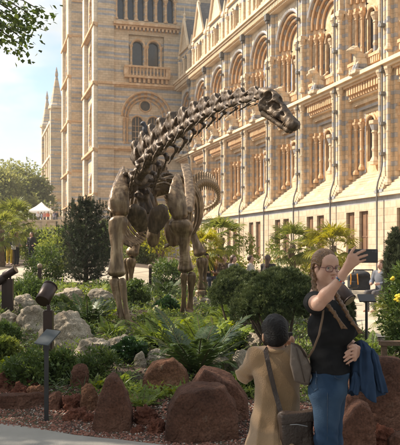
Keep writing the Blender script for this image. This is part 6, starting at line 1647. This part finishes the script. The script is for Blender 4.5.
obj('body', sdf_me('body', [bxp((0, 0, 0), (.030, .014, .034), None, .006)], .004, M_blk, .004), CAM_); mb = MB(); mb.tube([(0, .012, 0), (0, .05, 0)], .022, 16); mb.build('lens', M_blk, CAM_)
SB = empty('shoulder_bag', MO, 'dark brown leather messenger bag at the hip of the kneeling man', 'bag')
rt = np.array(Euler((0, R(-4), R(14))).to_matrix())
obj('body', sdf_me('body', [bxp(v(296.5, 430, -.235), (.106, .050, .122), rt, .036), bxp(v(296, 432, -.278), (.088, .014, .085), rt, .012, .006)], .006, M_lea, .012, wob(.007, 11, 3)), SB)
obj('flap', sdf_me('flap', [bxp(v(296.5, 417.5, -.262), (.110, .034, .034), rt, .012)], .006, M_lea, .01), SB)
mb = MB(); mb.tube([v(285.5, 425, -.30), v(297, 424.5, -.303), v(307.5, 426.5, -.29)], .003, 6); mb.build('zip', M_wht, SB)
def flat(mb, pts, wv, th=.003):
    """flat strap"""
    a = [Vector(p) for p in pts]; L = []
    for i, p in enumerate(a):
        t_ = (a[min(i + 1, len(a) - 1)] - a[max(0, i - 1)]).normalized(); s = t_.cross(Vector((0, -1, .05))).normalized() * wv
        L.append([mb.pt(p + s + Vector((0, -th, 0))), mb.pt(p - s + Vector((0, -th, 0))), mb.pt(p - s + Vector((0, th, 0))), mb.pt(p + s + Vector((0, th, 0)))])
    for r0, r1 in zip(L, L[1:]):
        for k in range(4): mb.face((r0[k], r0[(k + 1) % 4], r1[(k + 1) % 4], r1[k]))
    mb.face(L[0]); mb.face(L[-1][::-1])
mb = MB(); flat(mb, [v(266.5, 350.5, .06), v(265.5, 348.5, -.02), v(265.7, 351, -.085), v(267.5, 360, -.128), v(270.5, 374, -.140), v(275, 392, -.150), v(281, 413, -.19), v(284, 420, -.235)], .0155, .004); mb.build('strap', M_lea, SB)
mb = MB(); mb.tube([v(283.6, 416, -.25), v(284, 422, -.27)], [.012, .010], 8); mb.build('tag', mat('blue_tag', (.02, .12, .22), rough=.5), SB)
# ------------------------------------------------------------------ people further off
def folk_prims(pose):
    if pose == 'stand':
        hip, kn, ank, sh, hd_ = 0.9, .48, .06, 1.40, 1.60
        legs = [[(s * .085, 0, hip), (s * .095, -.03, kn), (s * .10, .02, ank)] for s in (-1, 1)]
        arms = [[(s * .19, 0, sh), (s * .24, .02, 1.12), (s * .17, -.16, 1.02)] for s in (-1, 1)]
    else:
        hip, sh, hd_ = .52, 1.00, 1.21
        legs = [[(s * .09, 0, hip), (s * .12, -.42, .50), (s * .11, -.40, .06)] for s in (-1, 1)]
        arms = [[(s * .19, 0, sh), (s * .24, -.08, .75), (s * .08, -.30, .72)] for s in (-1, 1)]
    sk = [ell((0, -.01, hd_), (.078, .095, .115)), ell((0, -.055, hd_ - .045), (.05, .05, .06)), cap((0, -.1, hd_ - .01), (0, -.115, hd_ - .03), .012), cap((0, 0, hd_ - .1), (0, 0, sh), .05, .06)]
    tp = [ell((0, 0, (hip + sh) / 2 + .08), (.17, .115, (sh - hip) * .5)), ell((0, 0, hip + .1), (.155, .115, .16)), cap((-.17, 0, sh), (.17, 0, sh), .058)]
    tr = [ell((0, 0, hip), (.155, .12, .13))]
    for A in arms:
        sk += [cap(A[1], A[2], .04, .03), ell(A[2], (.03, .05, .035))]; tp += [cap(A[0], A[1], .058, .05), cap(A[1], Vector(A[1]).lerp(Vector(A[2]), .6), .05, .042)]
        sk.append(cap(A[0], A[1], .04))
    sk += [cap((0, 0, sh), (0, 0, hip), .09)]
    for L in legs:
        tr += [cap(L[0], L[1], .085, .062), cap(L[1], L[2], .06, .05)]; sk += [cap(L[0], L[1], .05), cap(L[1], L[2], .04)]; sk.append(ell((L[2][0], L[2][1] - .06, .04), (.045, .12, .04)))
    return sk, tp, tr, hd_
FOLK = {}
for pose in ('stand', 'sit'):
    sk, tp, tr, hz = folk_prims(pose)
    def hf_(D, Q, hz=hz): return np.maximum(D, -(Q[..., 1] + .045) + np.where(Q[..., 2] > hz + .055, -.1, 0))
    long_ = [ell((0, .015, hz + .02), (.095, .11, .115)), cap((0, .06, hz), (0, .08, hz - .22), .075, .06)]
    FOLK[pose] = [sdf_geo(sk, .02, .03), sdf_geo(tp, .02, .05), sdf_geo(tr, .02, .04), sdf_geo(long_, .018, .03, hf_), sdf_geo([ell((0, .012, hz + .022), (.088, .104, .108))], .018, .03, hf_)]
_cm = {}
def cmat(c, rough=.85):
    if c not in _cm: _cm[c] = mat('cloth', c, tuple(x * .8 for x in c), scale=6, rough=rough)
    return _cm[c]
_fm = {}
def folk(label, pose, loc, rz, top, trou, hair, long=True, bag=None, group=None, sc_=1.0, skin=None):
    E = empty('person', loc, label, 'person', group, rz); E.scale = (sc_,) * 3
    hm = {'black': M_hairb, 'brown': M_hairn, 'fair': M_hairl}[hair]
    for nm, gi, m in (('body', 0, skin or M_skin), ('top', 1, cmat(top)), ('trousers', 2, cmat(trou)), ('hair', 3 if long else 4, hm)):
        key = (pose, gi, m.name)
        if key not in _fm: _fm[key] = meshdata(nm, *FOLK[pose][gi], m, None, True)
        obj(nm, _fm[key], E)
    if bag: 
        mb = MB(); b_ = sdf_me('bag', [bxp((-.2, .02, .95) if pose == 'stand' else (-.24, -.1, .56), (.05, .13, .12), None, .04)], .02, cmat(bag), .03)
        obj('bag', b_, E)
    return E
VG2 = 'visitors standing on the left path'; SG2 = 'visitors sitting on the low wall'; TG2 = 'visitors on the terrace by the gazebo'
for px, d, rz, top, tr_, hr_, lg_, bag, lab in [
 (9.3, 39, .5, (.05, .06, .08), (.65, .47, .04), 'brown', False, (.05, .05, .07), 'visitor in navy jacket and yellow trousers at far left'), (16.6, 37.5, 1.1, (.22, .21, .21), (.02, .02, .022), 'fair', True, (.7, .68, .64), 'fair haired visitor in grey with a pale bag'),
 (31.5, 38, -.4, (.035, .03, .028), (.02, .02, .022), 'brown', True, None, 'visitor in dark clothes right of the fair haired one'), (36.2, 44, 2.2, (.6, .56, .5), (.3, .25, .2), 'brown', False, None, 'visitor in a pale top behind the one in dark clothes'), (41.5, 45, 3.6, (.05, .055, .08), (.05, .05, .06), 'black', False, None, 'dark dressed visitor turned towards the terrace')]:
    g = at(px, d); folk(lab, 'stand', g, rz, top, tr_, hr_, lg_, bag, VG2)
for px, d, rz, top, hr_, lg_, lab in [(38, 101, .3, (.6, .6, .62), 'brown', False, 'terrace visitor in white under the left of the gazebo'), (41.5, 102.5, 2, (.35, .38, .45), 'black', False, 'terrace visitor in blue grey under the gazebo peak'), (44.5, 101.5, 1, (.6, .3, .3), 'brown', True, 'terrace visitor in pink under the gazebo'), (48, 100.5, 4, (.65, .16, .08), 'fair', True, 'terrace visitor in orange red at the gazebo corner'), (56.5, 99, .6, (.06, .055, .1), 'black', False, 'terrace visitor in dark purple right of the gazebo'), (54, 101, 2.6, (.28, .25, .28), 'brown', True, 'terrace visitor in grey beside the dark one')]:
    p = P(px, 221, d); folk(lab, 'stand', Vector((p.x, d, TZ)), rz, top, (.08, .08, .1), hr_, lg_, None, TG2)
for px, d, rz, top, hr_, lg_, bag, lab in [(206.5, 25, .5, (.02, .02, .022), 'black', True, None, 'seated visitor in black nearest the dinosaur ribs'), (225, 25.4, -.5, (.16, .10, .07), 'brown', False, None, 'seated visitor in brown left of the tallest sitter'), (233.5, 24, .9, (.20, .19, .19), 'brown', True, None, 'tallest seated visitor in grey looking down'), (250.5, 24.6, 1.3, (.5, .47, .42), 'brown', False, None, 'seated visitor in a pale top, dark hair tied back'), (268, 23.4, 2.6, (.03, .025, .022), 'brown', True, (.3, .42, .55), 'seated visitor in black with loose hair, back to us'), (217.5, 25.8, 0, (.35, .16, .05), 'black', True, None, 'seated visitor in rust orange half hidden by leaves')]:
    folk(lab, 'sit', at(px, d), rz, top, (.05, .05, .07), hr_, lg_, bag, SG2, 1.03)
folk('visitor in grey blue seated on the wooden bench at right', 'sit', at(381, 18.6), -.9, (.15, .16, .19), (.10, .09, .09), 'fair', True, None, None, .98)
folk('seated visitor in blue half hidden by the right conifer', 'sit', at(391.5, 17.6), .9, (.10, .20, .42), (.05, .06, .1), 'brown', False, None, None, 1.06)
a_, b_ = at(196, 25.8), at(280, 23.6)
mb = MB(); L_ = (b_ - a_).length; mb.box((0, .0, -.1), (L_, .45, .44)); mb.box((-.03, -.03, .44), (L_ + .03, .48, .5))
o = mb.build('low_wall', mat('low_wall_stone', (.36, .31, .24), (.44, .38, .30), scale=3, rough=.9)); o.location = a_; o.rotation_euler = (0, 0, math.atan2(b_.y - a_.y, b_.x - a_.x)); tag(o, 'low stone seat wall behind the dwarf pines with visitors on it', 'wall')
